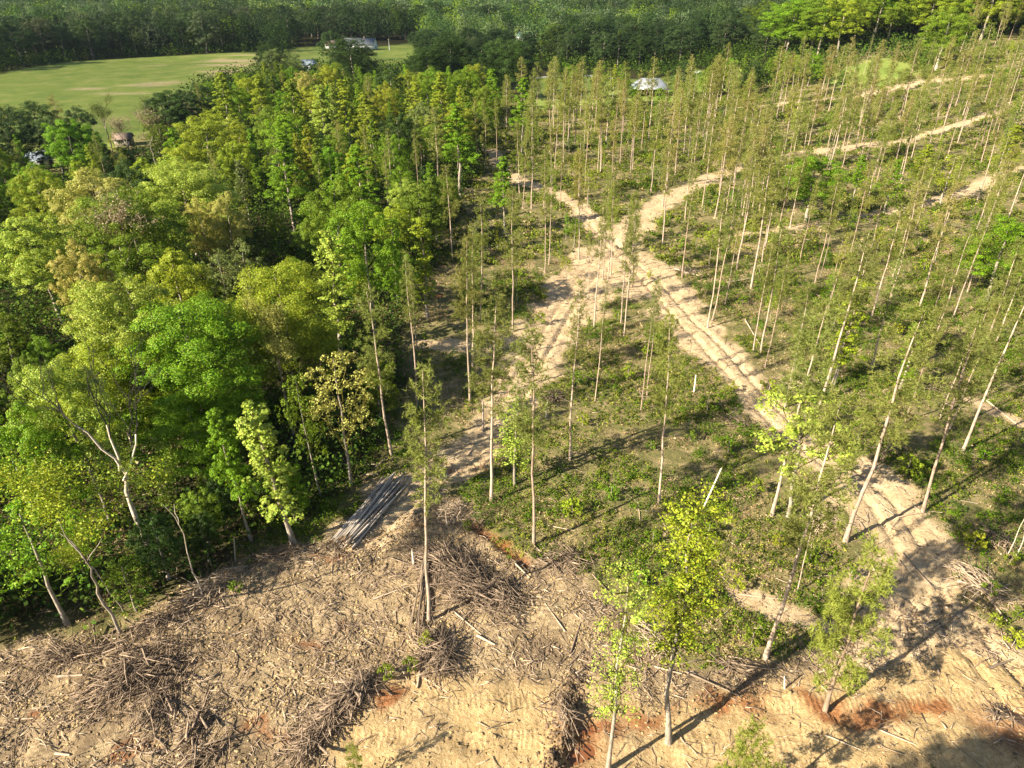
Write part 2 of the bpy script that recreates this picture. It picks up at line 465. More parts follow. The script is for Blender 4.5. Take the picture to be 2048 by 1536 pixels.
    l.new(hsum, b.inputs['Height']); l.new(b.outputs[0], p.inputs['Normal'])
    o = n.new('ShaderNodeOutputMaterial'); l.new(p.outputs[0], o.inputs[0])
    return m

# ------------------------------------------------------------------ the ground: one sheet to the horizon
def grow(a, b, step, rate):
    out = [a]
    while out[-1] < b:
        out.append(out[-1] + step); step *= 1 + rate
    return out
ys = np.array([-400, -200, -90, -40, -10, 5, 15, 20] + grow(24, 110, .26, .0028) + grow(111, 3600, .75, .012))
xs_r = np.array(grow(0, 90, .30, .0012) + grow(91, 3000, .8, .028))
xs_l = -np.array(grow(.30, 60, .30, .0012) + grow(61, 3000, .8, .035))[::-1]
xs = np.concatenate([xs_l, xs_r])
GX, GY = np.meshgrid(xs, ys)
gx, gy = GX.ravel(), GY.ravel()
gzv = ground_big(gx, gy) + ground_fine(gx, gy)
nx, ny = len(xs), len(ys)
ii = (np.arange(ny - 1)[:, None] * nx + np.arange(nx - 1)[None, :])
GQ = np.stack([ii, ii + 1, ii + nx + 1, ii + nx], -1).reshape(-1, 4)
gme = mesh_np('ground', np.stack([gx, gy, gzv], 1), GQ, mats=[ground_material()], smooth=True)
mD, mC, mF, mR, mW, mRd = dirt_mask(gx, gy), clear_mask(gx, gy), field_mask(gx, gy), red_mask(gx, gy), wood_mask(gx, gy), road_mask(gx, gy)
DRY = poly_px([(375, 128), (440, 112), (520, 105), (530, 125), (470, 145), (425, 158)])
mD = np.maximum(mD, .75 * poly_mask(gx, gy, DRY, 8, 14, 23) * sstep(.40, .56, fbm(gx * .35, gy, 9, 24, 3)))
for (a_, b_, r_) in [(180, 178, 5), (232, 187, 5), (268, 187, 4), (315, 131, 4), (290, 170, 7), (330, 165, 6)]:
    q_ = at(a_, b_); mD = np.maximum(mD, .6 * (1 - sstep(.3, 1, np.hypot((gx - q_[0]) * .45, gy - q_[1]) / r_ + .8 * (fbm(gx, gy, 4, 25, 3) - .5))))
mR = np.maximum(mR, .8 * np.exp(-(dist_line(gx, gy, DITCH) / .5) ** 2))
for P in (PUD1, PUD2): mR = np.maximum(mR, .75 * poly_mask(gx, gy, P, 1.6, .8, 81))
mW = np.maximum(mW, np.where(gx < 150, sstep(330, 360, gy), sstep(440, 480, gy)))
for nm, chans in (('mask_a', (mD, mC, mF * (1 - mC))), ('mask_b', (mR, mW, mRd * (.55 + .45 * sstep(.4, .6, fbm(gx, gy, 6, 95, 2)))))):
    at_ = gme.color_attributes.new(nm, 'FLOAT_COLOR', 'POINT')
    arr = np.ones((len(gx), 4), np.float32)
    for k in range(3): arr[:, k] = chans[k]
    at_.data.foreach_set('color', arr.ravel())
tag(link('ground', gme), 'bare earth, brush and pasture reaching from the cleared landing to the far woods', 'ground', kind='structure')

# muddy water in the two hollows
def water_sheet(P, name, label, depth=.22):
    cx, cy_ = P.mean(0)
    g = np.linspace(-5, 5, 60)
    X, Y = np.meshgrid(cx + g, cy_ + g)
    x, y = X.ravel(), Y.ravel()
    keep = poly_mask(x, y, P, .6, 2.2, 81) > .30
    z0 = np.min(ground_big(x, y) + ground_fine(x, y)) + depth
    idx = (np.arange(59)[:, None] * 60 + np.arange(59)[None, :])
    Q = np.stack([idx, idx + 1, idx + 61, idx + 60], -1).reshape(-1, 4)
    Q = Q[keep[Q].all(1)]
    used = np.unique(Q); mp = -np.ones(3600, int); mp[used] = np.arange(len(used))
    V = np.stack([x, y, np.full(3600, z0)], 1)[used]
    m, n, l = newmat('muddy_water')
    p = n.new('ShaderNodeBsdfPrincipled'); p.inputs['Base Color'].default_value = (.19, .075, .03, 1) if 'red' in label else (.085, .05, .03, 1)
    p.inputs['Roughness'].default_value = .38
    o = n.new('ShaderNodeOutputMaterial'); l.new(p.outputs[0], o.inputs[0])
    tag(link(name, mesh_np(name, V, mp[Q], mats=[m])), label, 'puddle', kind='structure')
water_sheet(PUD1, 'puddle', 'shallow red mud puddle beside the dark furrow')
water_sheet(PUD2, 'puddle', 'dark brown puddle at the right end of the dirt road', .26)

# ------------------------------------------------------------------ trees
def rnd_dir(r, n, zb=0.0):
    v = r.normal(size=(n, 3)); v /= np.linalg.norm(v, axis=1)[:, None]; v[:, 2] += zb
    return v / np.linalg.norm(v, axis=1)[:, None]

def limb(p0, p1, r, sag=0.0, k=5, wob=.12):
    t = np.linspace(0, 1, k)[:, None]
    P = p0 + (p1 - p0) * t
    L = np.linalg.norm(p1 - p0)
    P[1:-1] += r.normal(size=(k - 2, 3)) * L * wob * .5
    P[:, 2] += sag * L * (np.sin(t[:, 0] * math.pi))
    return P

def trunk_mesh(H, r0, seed, wob=.01, top=.03, sides=7):
    r = np.random.default_rng(seed); k = 9
    t = np.linspace(0, 1, k)
    P = np.zeros((k, 3)); P[:, 2] = t * H
    P[1:, :2] += np.cumsum(r.normal(size=(k - 1, 2)) * H * wob, 0)
    R = r0 * (1 - t) ** .8 + top; R[0] *= 1.35
    return P, R
def tpos(P, z):
    H = P[-1, 2]; return np.array([np.interp(z, P[:, 2], P[:, 0]), np.interp(z, P[:, 2], P[:, 1]), z])

ARCH = {}
def make_arch(key, P, R, crown, bark, leafmat, sides=7):
    tb = MB(); tb.tube(np.vstack([[P[0, 0], P[0, 1], -.4], P]), np.concatenate([[R[0]], R]), sides)
    top = max(P[-1, 2], float(np.percentile(np.vstack(crown.V)[:, 2], 99.5)))
    ARCH[key] = (tb.mesh(key + '_trunk', [bark], True), crown.mesh(key + '_crown', [leafmat, bark]), float(top))

def broadleaf(key, seed, H=16.0, R=4.6, base=.28, lobes=9, clumps=11, nl=90, size=.30, shape='round', open_=.0, r0=.22, limbs=1):
    r = np.random.default_rng(seed)
    P, Rr = trunk_mesh(H * .9, r0, seed, .006)
    cb = MB()
    z0 = H * base; hc = H - z0
    cen = []; nor = []
    for i in range(lobes):
        u = (i + .5) / lobes
        if shape == 'round':
            zz = z0 + hc * (.18 + .66 * u); prof = math.sqrt(max(.05, 1 - ((u - .42) / .66) ** 2)); lr = R * r.uniform(.34, .50)
        elif shape == 'cone':
            zz = z0 + hc * (.08 + .84 * u); prof = (1 - u) ** .7 * .8 + .12; lr = R * r.uniform(.38, .55) * (1.1 - .5 * u)
        else:
            zz = z0 + hc * (.08 + .84 * u); prof = .45 * math.sin(math.pi * (u * .85 + .1)) + .15; lr = R * r.uniform(.40, .60)
        ang = i * 2.4 + r.uniform(-.5, .5)
        off = max(0, R * prof - lr * .75)
        if i == lobes - 1: off *= .3
        c = np.array([math.cos(ang) * off, math.sin(ang) * off, zz])
        p0 = tpos(P, max(z0 * .8, zz - off * .9 - hc * .12))
        c[:2] += p0[:2]
        B = limb(p0, c, r, -.06)
        cb.tube(B, np.linspace(r0 * .45, .03, 5), 4, 1)
        for k in range(clumps):
            d = rnd_dir(r, 1, .35)[0]
            cc = c + d * lr * np.array([1, 1, .85]) * r.uniform(.75, 1.05)
            if r.random() < .5: cb.tube(limb(c, cc, r, 0, 3), [.035, .02, .012], 3, 1)
            cr = lr * r.uniform(.20, .40)
            m = int(nl * r.uniform(.6, 1.3) * (1 - open_))
            dd = rnd_dir(r, m, .35)
            rad = r.uniform(.35, 1, m) ** .5
            cen.append(cc + dd * (cr * rad)[:, None] * np.array([1, 1, .7]))
            nor.append(dd * .7 + r.normal(size=(m, 3)) * .45 + np.array([0, 0, .25]) + d * .3)
        m = int(nl * 1.2 * (1 - open_))
        dd = rnd_dir(r, m); cen.append(c + dd * lr * .6 * r.random((m, 1))); nor.append(dd + r.normal(size=(m, 3)) * .6)
    cen = np.vstack(cen); nor = np.vstack(nor)
    V, Q = leaves(cen, nor, size, .95, seed)
    cb.add(V, Q, m=0)
    make_arch(key, P, Rr, cb, BARK, LEAF)

def pine(key, seed, H=19.0, cb_=.60, R=1.6, dens=1.0, tuft=.30, dead=22, r0=.112, needles=11, fork=False):
    r = np.random.default_rng(seed)
    P, Rr = trunk_mesh(H, r0, seed, .0038, .02)
    cb = MB(); cen = []; dirs = []
    z = H * cb_
    i = 0
    while z < H - .15:
        u = (z - H * cb_) / (H * (1 - cb_))
        prof = (math.sin(math.pi * min(1, (u * .72 + .16))) ** .7) * (1 - u * .45)
        for k in range(r.integers(2, 5)):
            ang = r.uniform(0, 6.28); L = R * prof * r.uniform(.55, 1.15)
            up = (.15 + .7 * u + r.uniform(-.2, .25)) * L
            p0 = tpos(P, z + r.uniform(-.15, .15))
            p1 = p0 + np.array([math.cos(ang) * L, math.sin(ang) * L, up])
            B = limb(p0, p1, r, -.08, 4)
            cb.tube(B, np.linspace(.028, .008, 4), 3, 1)
            nt_ = max(2, int(abs(L) * 8.6 * dens))
            for q in range(nt_):
                t = 1.0 - .62 * r.random() ** 1.8
                b0 = B[0] + (p1 - B[0]) * t
                cen.append(b0 + r.normal(size=3) * .19 * min(1, R)); dirs.append((p1 - p0) / L + np.array([0, 0, .5]))
        z += r.uniform(.26, .62)
    for k in range(6):
        cen.append(tpos(P, H) + r.normal(size=3) * .12); dirs.append(np.array([0, 0, 1.0]))
    for k in range(dead):
        zz = H * (cb_ + .05) * r.uniform(.6, 1); ang = r.uniform(0, 6.28); L = r.uniform(.3, 1.3)
        p0 = tpos(P, zz); p1 = p0 + np.array([math.cos(ang) * L, math.sin(ang) * L, r.uniform(-.1, .5) * L])
        cb.tube(limb(p0, p1, r, 0, 3), [.022, .014, .006], 3, 1)
    cen = np.array(cen); dirs = np.array(dirs); n = len(cen)
    dirs /= np.linalg.norm(dirs, axis=1)[:, None]
    # each tuft a burst of needle blades
    c = np.repeat(cen, needles, 0); d = np.repeat(dirs, needles, 0) * .55 + rnd_dir(r, n * needles) * .9
    d /= np.linalg.norm(d, axis=1)[:, None]
    s = np.cross(d, rnd_dir(r, len(d))); s /= np.linalg.norm(s, axis=1)[:, None] + 1e-9
    L = tuft * r.uniform(.6, 1.15, (len(d), 1)); w = tuft * .12
    V = np.stack([c + s * w * .5, c - s * w * .5, c + d * L], 1).reshape(-1, 3)
    cb.add(V, None, np.arange(len(V)).reshape(-1, 3), 0)
    make_arch(key, P, Rr, cb, PBARK, NEEDLE)

def branching(key, seed, H=12.0, depth=5, spread=.5, r0=.16, nleaf=0, size=.16, lean=0.0, bark=None, split=(2, 4), first=.35, droop=0.0, up=.35):
    """a tree grown limb by limb; leaves (if any) sit on the outer twigs"""
    r = np.random.default_rng(seed)
    tb = MB(); cb = MB(); cen = []; nor = []
    P = np.zeros((6, 3)); t = np.linspace(0, 1, 6)
    P[:, 2] = t * H * first; P[:, 0] = lean * t * H * first; P[1:, :2] += r.normal(size=(5, 2)) * H * .006
    tb.tube(np.vstack([P[0] - [0, 0, .4], P]), np.concatenate([[r0 * 1.3], np.linspace(r0 * 1.2, r0 * .8, 6)]), 7)
    stack = [(P[-1], np.array([lean, 0, 1.0]), H * (1 - first) * .42, r0 * .78, 0)]
    while stack:
        p, d, L, rad, dep = stack.pop()
        d = d / np.linalg.norm(d)
        p1 = p + d * L
        B = limb(p, p1, r, .0, 4, .08)
        (tb if dep <= 1 else cb).tube(B, np.linspace(rad, rad * .62, 4), 5 if dep < 2 else 3, 0 if dep <= 1 else 1)
        if dep >= depth - 2 and nleaf:
            k = nleaf
            tt = r.random((k, 1))
            cen.append(p + (p1 - p) * tt + r.normal(size=(k, 3)) * .28); nor.append(rnd_dir(r, k, .5))
        if dep < depth:
            for q in range(r.integers(split[0], split[1] + 1)):
                nd = d + rnd_dir(r, 1)[0] * spread * r.uniform(.7, 1.5) + np.array([0, 0, up - droop * dep])
                t0 = 1.0 if q == 0 else r.uniform(.45, 1.0)
                stack.append((p + (p1 - p) * t0, nd, L * r.uniform(.6, .88), rad * r.uniform(.5, .68), dep + 1))
    bark = bark or BARK
    if cen:
        V, Q = leaves(np.vstack(cen), np.vstack(nor), size, .9, seed); cb.add(V, Q, m=0)
    ARCH[key] = (tb.mesh(key + '_trunk', [bark], True), cb.mesh(key + '_crown', [LEAF, bark]), H)

for k in range(5): broadleaf('oak%d' % k, 100 + k, 16, 4.8, .22, 13, 15, 190, .155)
for k in range(3): broadleaf('big%d' % k, 140 + k, 18, 6.0, .18, 22, 17, 230, .145)
for k in range(4): broadleaf('poplar%d' % k, 120 + k, 18, 2.7, .30, 15, 11, 130, .155, 'cone', .1, .16)
for k in range(3): broadleaf('column%d' % k, 130 + k, 14, 1.7, .12, 15, 7, 60, .17, 'col', .2, .11)
for k in range(3): broadleaf('airy%d' % k, 150 + k, 12, 2.8, .25, 13, 10, 34, .15, 'round', .1, .10)
broadleaf('tulip0', 170, 20, 2.7, .36, 17, 10, 44, .13, 'col', .0, .12)
broadleaf('tulip1', 171, 18, 2.2, .25, 14, 9, 24, .12, 'col', .0, .09)
broadleaf('tulip2', 172, 10, 1.9, .15, 14, 9, 22, .14, 'col', .0, .06)
broadleaf('tulip3', 173, 14, 2.6, .35, 12, 11, 40, .17, 'round', .0, .10)
for k in range(4): broadleaf('full%d' % k, 180 + k, 12, 3.6, .04, 14, 13, 150, .15)
for k in range(3): broadleaf('bush%d' % k, 160 + k, 3.0, 1.4, .05, 7, 6, 34, .17, 'round', .0, .04)
for k in range(7): pine('pine%d' % k, 200 + k, 19, (.48, .52, .56, .50, .60, .52, .46)[k], (1.9, 1.5, 1.3, 2.1, 1.1, 1.7, 2.1)[k], (1.45, 1.1, 1.2, 1.2, .95, 1.3, 1.1)[k], .34)
for k in range(2): pine('youngpine%d' % k, 220 + k, 11, .20, 2.5, 1.2, .36, 4, .13, 13)
for k in range(3): branching('bud%d' % k, 300 + k, 13, 6, .55, .15, 5, .15)
for k in range(2): branching('snag%d' % k, 320 + k, 14, 5, .62, .20, 0, .1, 0, DEAD, (2, 3), .32, 0, .22)
for k in range(3): branching('slender%d' % k, 330 + k, 13, 5, .45, .06, 26, .11, .10 * (k - 1), None, (2, 3), .42, .03)

TREES = []
KN = {'poplar': 'poplar_tree', 'column': 'slender_tree', 'airy': 'slender_tree', 'slende': 'slender_tree', 'tulip': 'slender_tree', 'full': 'bushy_tree'}
def add_tree(arch, x, y, h, wid=1.0, col=(.1, .18, .03), bcol=(1, 1, 1), name='broadleaf_tree', rz=None, lean=(0, 0), label=None, group=None, zone=None, desc=None, cat='tree'):
    tm, cm, H0 = ARCH[arch]
    s = h / H0
    if name == 'broadleaf_tree': name = KN.get(arch.rstrip('0123456789')[:6], name)
    o = empty(name, (x, y, gz(x, y) if y < 190 else float(ground_big(x, y))), random.uniform(0, 6.28) if rz is None else rz)
    o.rotation_euler[0], o.rotation_euler[1] = lean if rz is not None else (random.gauss(0, .018), random.gauss(0, .018))
    o.scale = (s * wid, s * wid, s)
    t = link('trunk', tm, o); t.color = (*bcol, 1)
    c = link('crown', cm, o); c.color = (*col, 1)
    tag(o, label, cat, group)
    TREES.append(dict(o=o, zone=zone, desc=desc, x=x, y=y, h=h, arch=arch, px=proj(x, y, h + o.location.z)[0]))
    return o

COL = dict(b=(.15, .27, .010), y=(.25, .31, .020), l=(.30, .385, .055), o=(.38, .37, .09), d=(.045, .09, .013), g=(.17, .22, .06), p=(.32, .26, .17), n=(.18, .19, .05), m=(.15, .225, .014))
CNAME = dict(D='very dark green', E='deep green', G='dull grey-green', b='bright green', y='yellow-green', l='pale lime green', o='straw coloured', d='dark green', g='grey-green', p='pinkish brown', n='olive', m='mid green')
COL.update(D=(.040, .080, .018), E=(.075, .13, .035), G=(.12, .16, .07))  # greens of the far trees, darkened with the cloud shade in the colour
def jit(c, a=.12):
    k = random.uniform(1 - a, 1 + a)
    return tuple(min(1, v * k * random.uniform(1 - a * .5, 1 + a * .5)) for v in c)

occupied = []
def free(x, y, d):
    for (a, b, r) in occupied:
        if (a - x) ** 2 + (b - y) ** 2 < (d * r) ** 2: return False
    return True

# --- hand placed broadleaf trees: arch, crown-top pixel, crown width in pixels, height, colour, label
HB = [
 ('big0', 345, 612, 225, 17, 'b', 'biggest bright green maple with a billowing crown in the left wood'),
 ('big1', 205, 690, 205, 14, 'y', 'broad yellow-green oak behind the white dead tree'),
 ('oak0', 105, 720, 130, 17, 'l', 'pale lime tree left of the broad yellow-green oak'),
 ('big2', 215, 570, 190, 18, 'l', 'wide pale green tree behind the biggest bright maple'),
 ('big0', 540, 535, 190, 17, 'y', 'round yellow-green tree right of the biggest bright maple'),
 ('oak1', 722, 405, 125, 19, 'b', 'tall bright green tree with rounded crown right of mid wood'),
 ('oak2', 335, 503, 120, 16, 'y', 'yellow-green tree just above the wide pale green tree'),
 ('oak3', 148, 485, 75, 15, 'o', 'peach coloured budding tree beside the brown bare tree'),
 ('bud0', 225, 468, 140, 14, 'p', 'spreading brown nearly bare tree amid green crowns'),
 ('big1', 350, 322, 150, 18, 'l', 'whitish lime blossoming tree near the upper edge of the left wood'),
 ('oak4', 250, 322, 85, 16, 'd', 'dark round green tree left of the whitish blossoming tree'),
 ('oak0', 165, 345, 110, 17, 'o', 'straw coloured tree below the small house with the blue roof'),
 ('oak1', 62, 345, 80, 15, 'y', 'yellow-green tree at the left edge below the blue roofed house'),
 ('oak2', 55, 430, 120, 16, 'l', 'pale tree near the left edge beneath the yellow ones'),
 ('big2', 245, 385, 160, 18, 'm', 'broad green tree under the whitish blossoming tree'),
 ('oak3', 445, 388, 60, 15, 'o', 'right one of two small straw coloured crowns'),
 ('oak4', 395, 398, 60, 14, 'o', 'left one of two small straw coloured crowns'),
 ('poplar0', 340, 256, 52, 16, 'b', 'narrow bright green tree between bare pinkish trees and forest'),
 ('oak0', 400, 230, 95, 17, 'y', 'yellow-green tree right of the narrow bright one'),
 ('poplar1', 432, 146, 75, 21, 'y', 'tall yellow-green tree standing up against the hayfield'),
 ('oak1', 335, 182, 80, 15, 'd', 'dark tree at the near edge of the hayfield'),
 ('poplar2', 560, 265, 85, 19, 'b', 'large bright poplar left of middle wood'),
 ('poplar3', 712, 292, 60, 17, 'b', 'deep green pointed poplar in the middle wood'),
 ('oak2', 655, 366, 100, 17, 'm', 'fresh green tree below the deep green pointed poplar'),
 ('bud1', 545, 640, 95, 14, 'o', 'grey bare-limbed tree with straw coloured top'),
 ('airy0', 665, 708, 120, 15, 'o', 'multi-stemmed thin tree with yellow-brown leaves by the log pile'),
 ('airy1', 600, 745, 70, 14, 'm', 'thin green tree left of the yellow-brown multi-stemmed tree'),
 ('column0', 530, 805, 72, 15, 'l', 'pale ivy-clad column of leaves at the edge of the landing'),
 ('poplar0', 440, 820, 62, 14, 'b', 'small bright green crown left of the ivy-clad column'),
 ('big1', 370, 800, 170, 10, 'b', 'deep green tree behind the right limbs of the white dead tree'),
 ('oak3', 35, 815, 110, 15, 'b', 'bright green tree at the left edge beside the small bleached dead tree'),
 ('slender2', 120, 960, 170, 15, 'y', 'leaning thin tree with yellow feathery top at the lower left'),
 ('slender1', 335, 965, 110, 12, 'm', 'small crooked pale-barked tree in front of the white dead tree'),
 ('airy2', 30, 1010, 150, 12, 'b', 'bushy bright green tree in the lower left corner'),
 ('slender0', 190, 1075, 90, 8, 'y', 'low feathery sapling at the dark wood edge'),
 ('airy1', 240, 1130, 70, 5, 'm', 'leafy sapling hanging over the slash at the lower left'),
 ('column1', 842, 440, 62, 15, 'y', 'leafy yellow-green column by the two tall pines'),
 ('column2', 650, 465, 66, 17, 'l', 'pale slim tree left of the tall bright rounded tree'),
 ('airy0', 475, 480, 60, 12, 'g', 'thin light green sapling in the dark gap of the wood'),
 ('airy1', 430, 500, 60, 11, 'g', 'small pale sapling left of the dark gap'),
 ('poplar1', 690, 160, 66, 20, 'y', 'tall pale yellow poplar at the far edge of the left wood'),
 ('poplar2', 640, 170, 62, 19, 'l', 'pale poplar left of the tall yellow poplar'),
 ('poplar3', 732, 184, 60, 19, 'y', 'yellow-green poplar right of the tall yellow poplar'),
 ('oak4', 775, 135, 48, 17, 'd', 'dark green tree before the lawn of the white house'),
 ('poplar0', 915, 208, 62, 20, 'b', 'brilliant green poplar standing over the brown pines'),
 ('poplar1', 1045, 156, 42, 20, 'b', 'sharp bright green poplar rising above the brown pines'),
 ('poplar2', 1010, 312, 46, 15, 'b', 'bright young poplar beside the narrow far track'),
 ('poplar3', 985, 138, 36, 17, 'b', 'green poplar left of the sharp bright poplar'),
 ('poplar0', 880, 145, 60, 18, 'y', 'yellow-green poplar below the dark oak cluster'),
 ('poplar1', 830, 165, 50, 18, 'y', 'slim light poplar left of the dark oak cluster'),
 ('poplar3', 580, 160, 70, 19, 'm', 'green poplar in front of the metal roofed shed'),
 ('poplar2', 520, 150, 75, 19, 'y', 'broad yellowish poplar left of the metal roofed shed'),
 ('oak1', 610, 145, 48, 16, 'o', 'straw coloured tree directly below the metal roofed shed'),
 ('big0', 702, 76, 92, 20, 'd', 'large dark round oak beside the white house'),
 ('big1', 900, 68, 120, 22, 'd', 'left dark oak of the cluster right of the lawn'),
 ('big2', 1010, 78, 110, 22, 'd', 'right dark oak of the cluster right of the lawn'),
 ('big0', 850, 95, 90, 18, 'd', 'lower dark oak at the left of the oak cluster'),
 ('oak2', 560, 98, 85, 17, 'g', 'grey-green tree at the right end of the hayfield'),
 ('oak3', 535, 88, 60, 16, 'd', 'dark tree at the corner of the hayfield'),
 ('bud2', 250, 250, 70, 11, 'p', 'left pinkish bare tree beside the hidden brown roof'),
 ('bud0', 292, 252, 62, 12, 'p', 'right pinkish bare tree beside the hidden brown roof'),
 ('bud1', 200, 215, 55, 12, 'g', 'thin bare tree standing against the hayfield'),
 ('bud2', 300, 205, 60, 11, 'g', 'bent thin tree at the near hayfield edge'),
 ('oak0', 62, 205, 60, 15, 'd', 'dark tree in the row left of the blue roofed house'),
 ('oak3', 130, 240, 75, 13, 'd', 'dark bushy tree right of the blue roofed house'),
 # right of centre
 ('tulip2', 1030, 800, 95, 10, 'l', 'airy lime sapling beside the pine at the clearing corner'),
 ('tulip0', 1420, 1012, 125, 20.5, 'y', 'yellow-green tulip tree standing before the dirt road'),
 ('tulip1', 1262, 1130, 95, 18, 'l', 'thin pale yellow tree left of the yellow-green tulip tree'),
 ('tulip3', 1640, 780, 130, 14, 'l', 'light green leafy crown beside the foremost right pine'),
 ('oak2', 1640, 312, 85, 13, 'b', 'green forked tree with whitish trunk on the right slope'),
 ('poplar3', 1727, 310, 52, 10, 'b', 'round green crown right of the forked whitish tree'),
 ('poplar1', 1860, 290, 52, 12, 'y', 'upright yellow-green tree among right slope saplings'),
 ('poplar2', 1795, 320, 55, 11, 'b', 'leafy green tree between two saplings on the right slope'),
 ('airy0', 1910, 310, 60, 11, 'y', 'open light green tree on the right slope'),
 ('column0', 1850, 620, 80, 11, 'm', 'vine covered green tree on the lower right slope'),
 ('column1', 1720, 560, 80, 14, 'y', 'yellow vine covered tree in the middle of the right slope'),
 ('oak4', 1905, 18, 95, 21, 'm', 'tall green oak with long white trunk on the hill'),
 ('poplar0', 1505, 145, 42, 12, 'b', 'bright green young poplar near the far pines'),
 ('poplar1', 1590, 185, 45, 12, 'y', 'light green tree among far pines on the slope'),
 ('poplar2', 2030, 250, 55, 13, 'y', 'light green tree at the right edge by the upper track'),
 ('oak0', 2030, 440, 110, 13, 'b', 'fresh green tree at the right edge of the slope'),
 ('airy2', 1180, 330, 34, 9, 'y', 'low yellow-green tree on the grass between far pines'),
]
for (a, px, py, wpx, h, c, lab) in HB:
    x, y, z = at(px, py, h)
    dist = math.sqrt(x * x + y * y + (CAMZ - h) ** 2)
    tm, cm, H0 = ARCH[a]
    co = cm.vertices
    arr = np.empty(len(co) * 3, np.float32); co.foreach_get('co', arr); arr = arr.reshape(-1, 3)
    w0 = np.percentile(arr[:, 0], 97) - np.percentile(arr[:, 0], 3)
    s = h / H0
    wid = (wpx * dist / F) / (w0 * s)
    wid = max(.55, min(1.6, wid))
    white = 'white' in lab or 'pale-barked' in lab
    add_tree(a, x, y, h, wid, jit(COL[c], .06), (1.5, 1.5, 1.5) if white else (1, 1, 1), label=lab, name='bare_tree' if a.startswith('bud') else 'broadleaf_tree')
    occupied.append((x, y, .28 * wpx * dist / F + .8))

# --- the dead trees
def dead(arch, bx, by, tx, ty, wid, lab, bc=(1, 1, 1), rz=0, name='dead_tree'):
    x, y, z = at(bx, by)
    d = ray(tx, ty); h = CAMZ + d[2] / d[1] * y - z
    o = add_tree(arch, x, y, h, wid, (.1, .1, .1), bc, label=lab, name=name, rz=rz)
    occupied.append((x, y, 2.0)); return o
dead('snag0', 300, 1115, 265, 765, 1.0, 'white dead tree with forked bare limbs in front of green crowns', (1.2, 1.15, 1.1), 1.0)
dead('snag1', 75, 1040, 60, 868, .8, 'small bleached dead tree at the left edge of the wood', (1.1, 1.1, 1.1), 2.0)
dead('snag1', 820, 200, 820, 145, .8, 'white bare dead tree before the dark oak cluster', (1.2, 1.2, 1.2), 4.0)

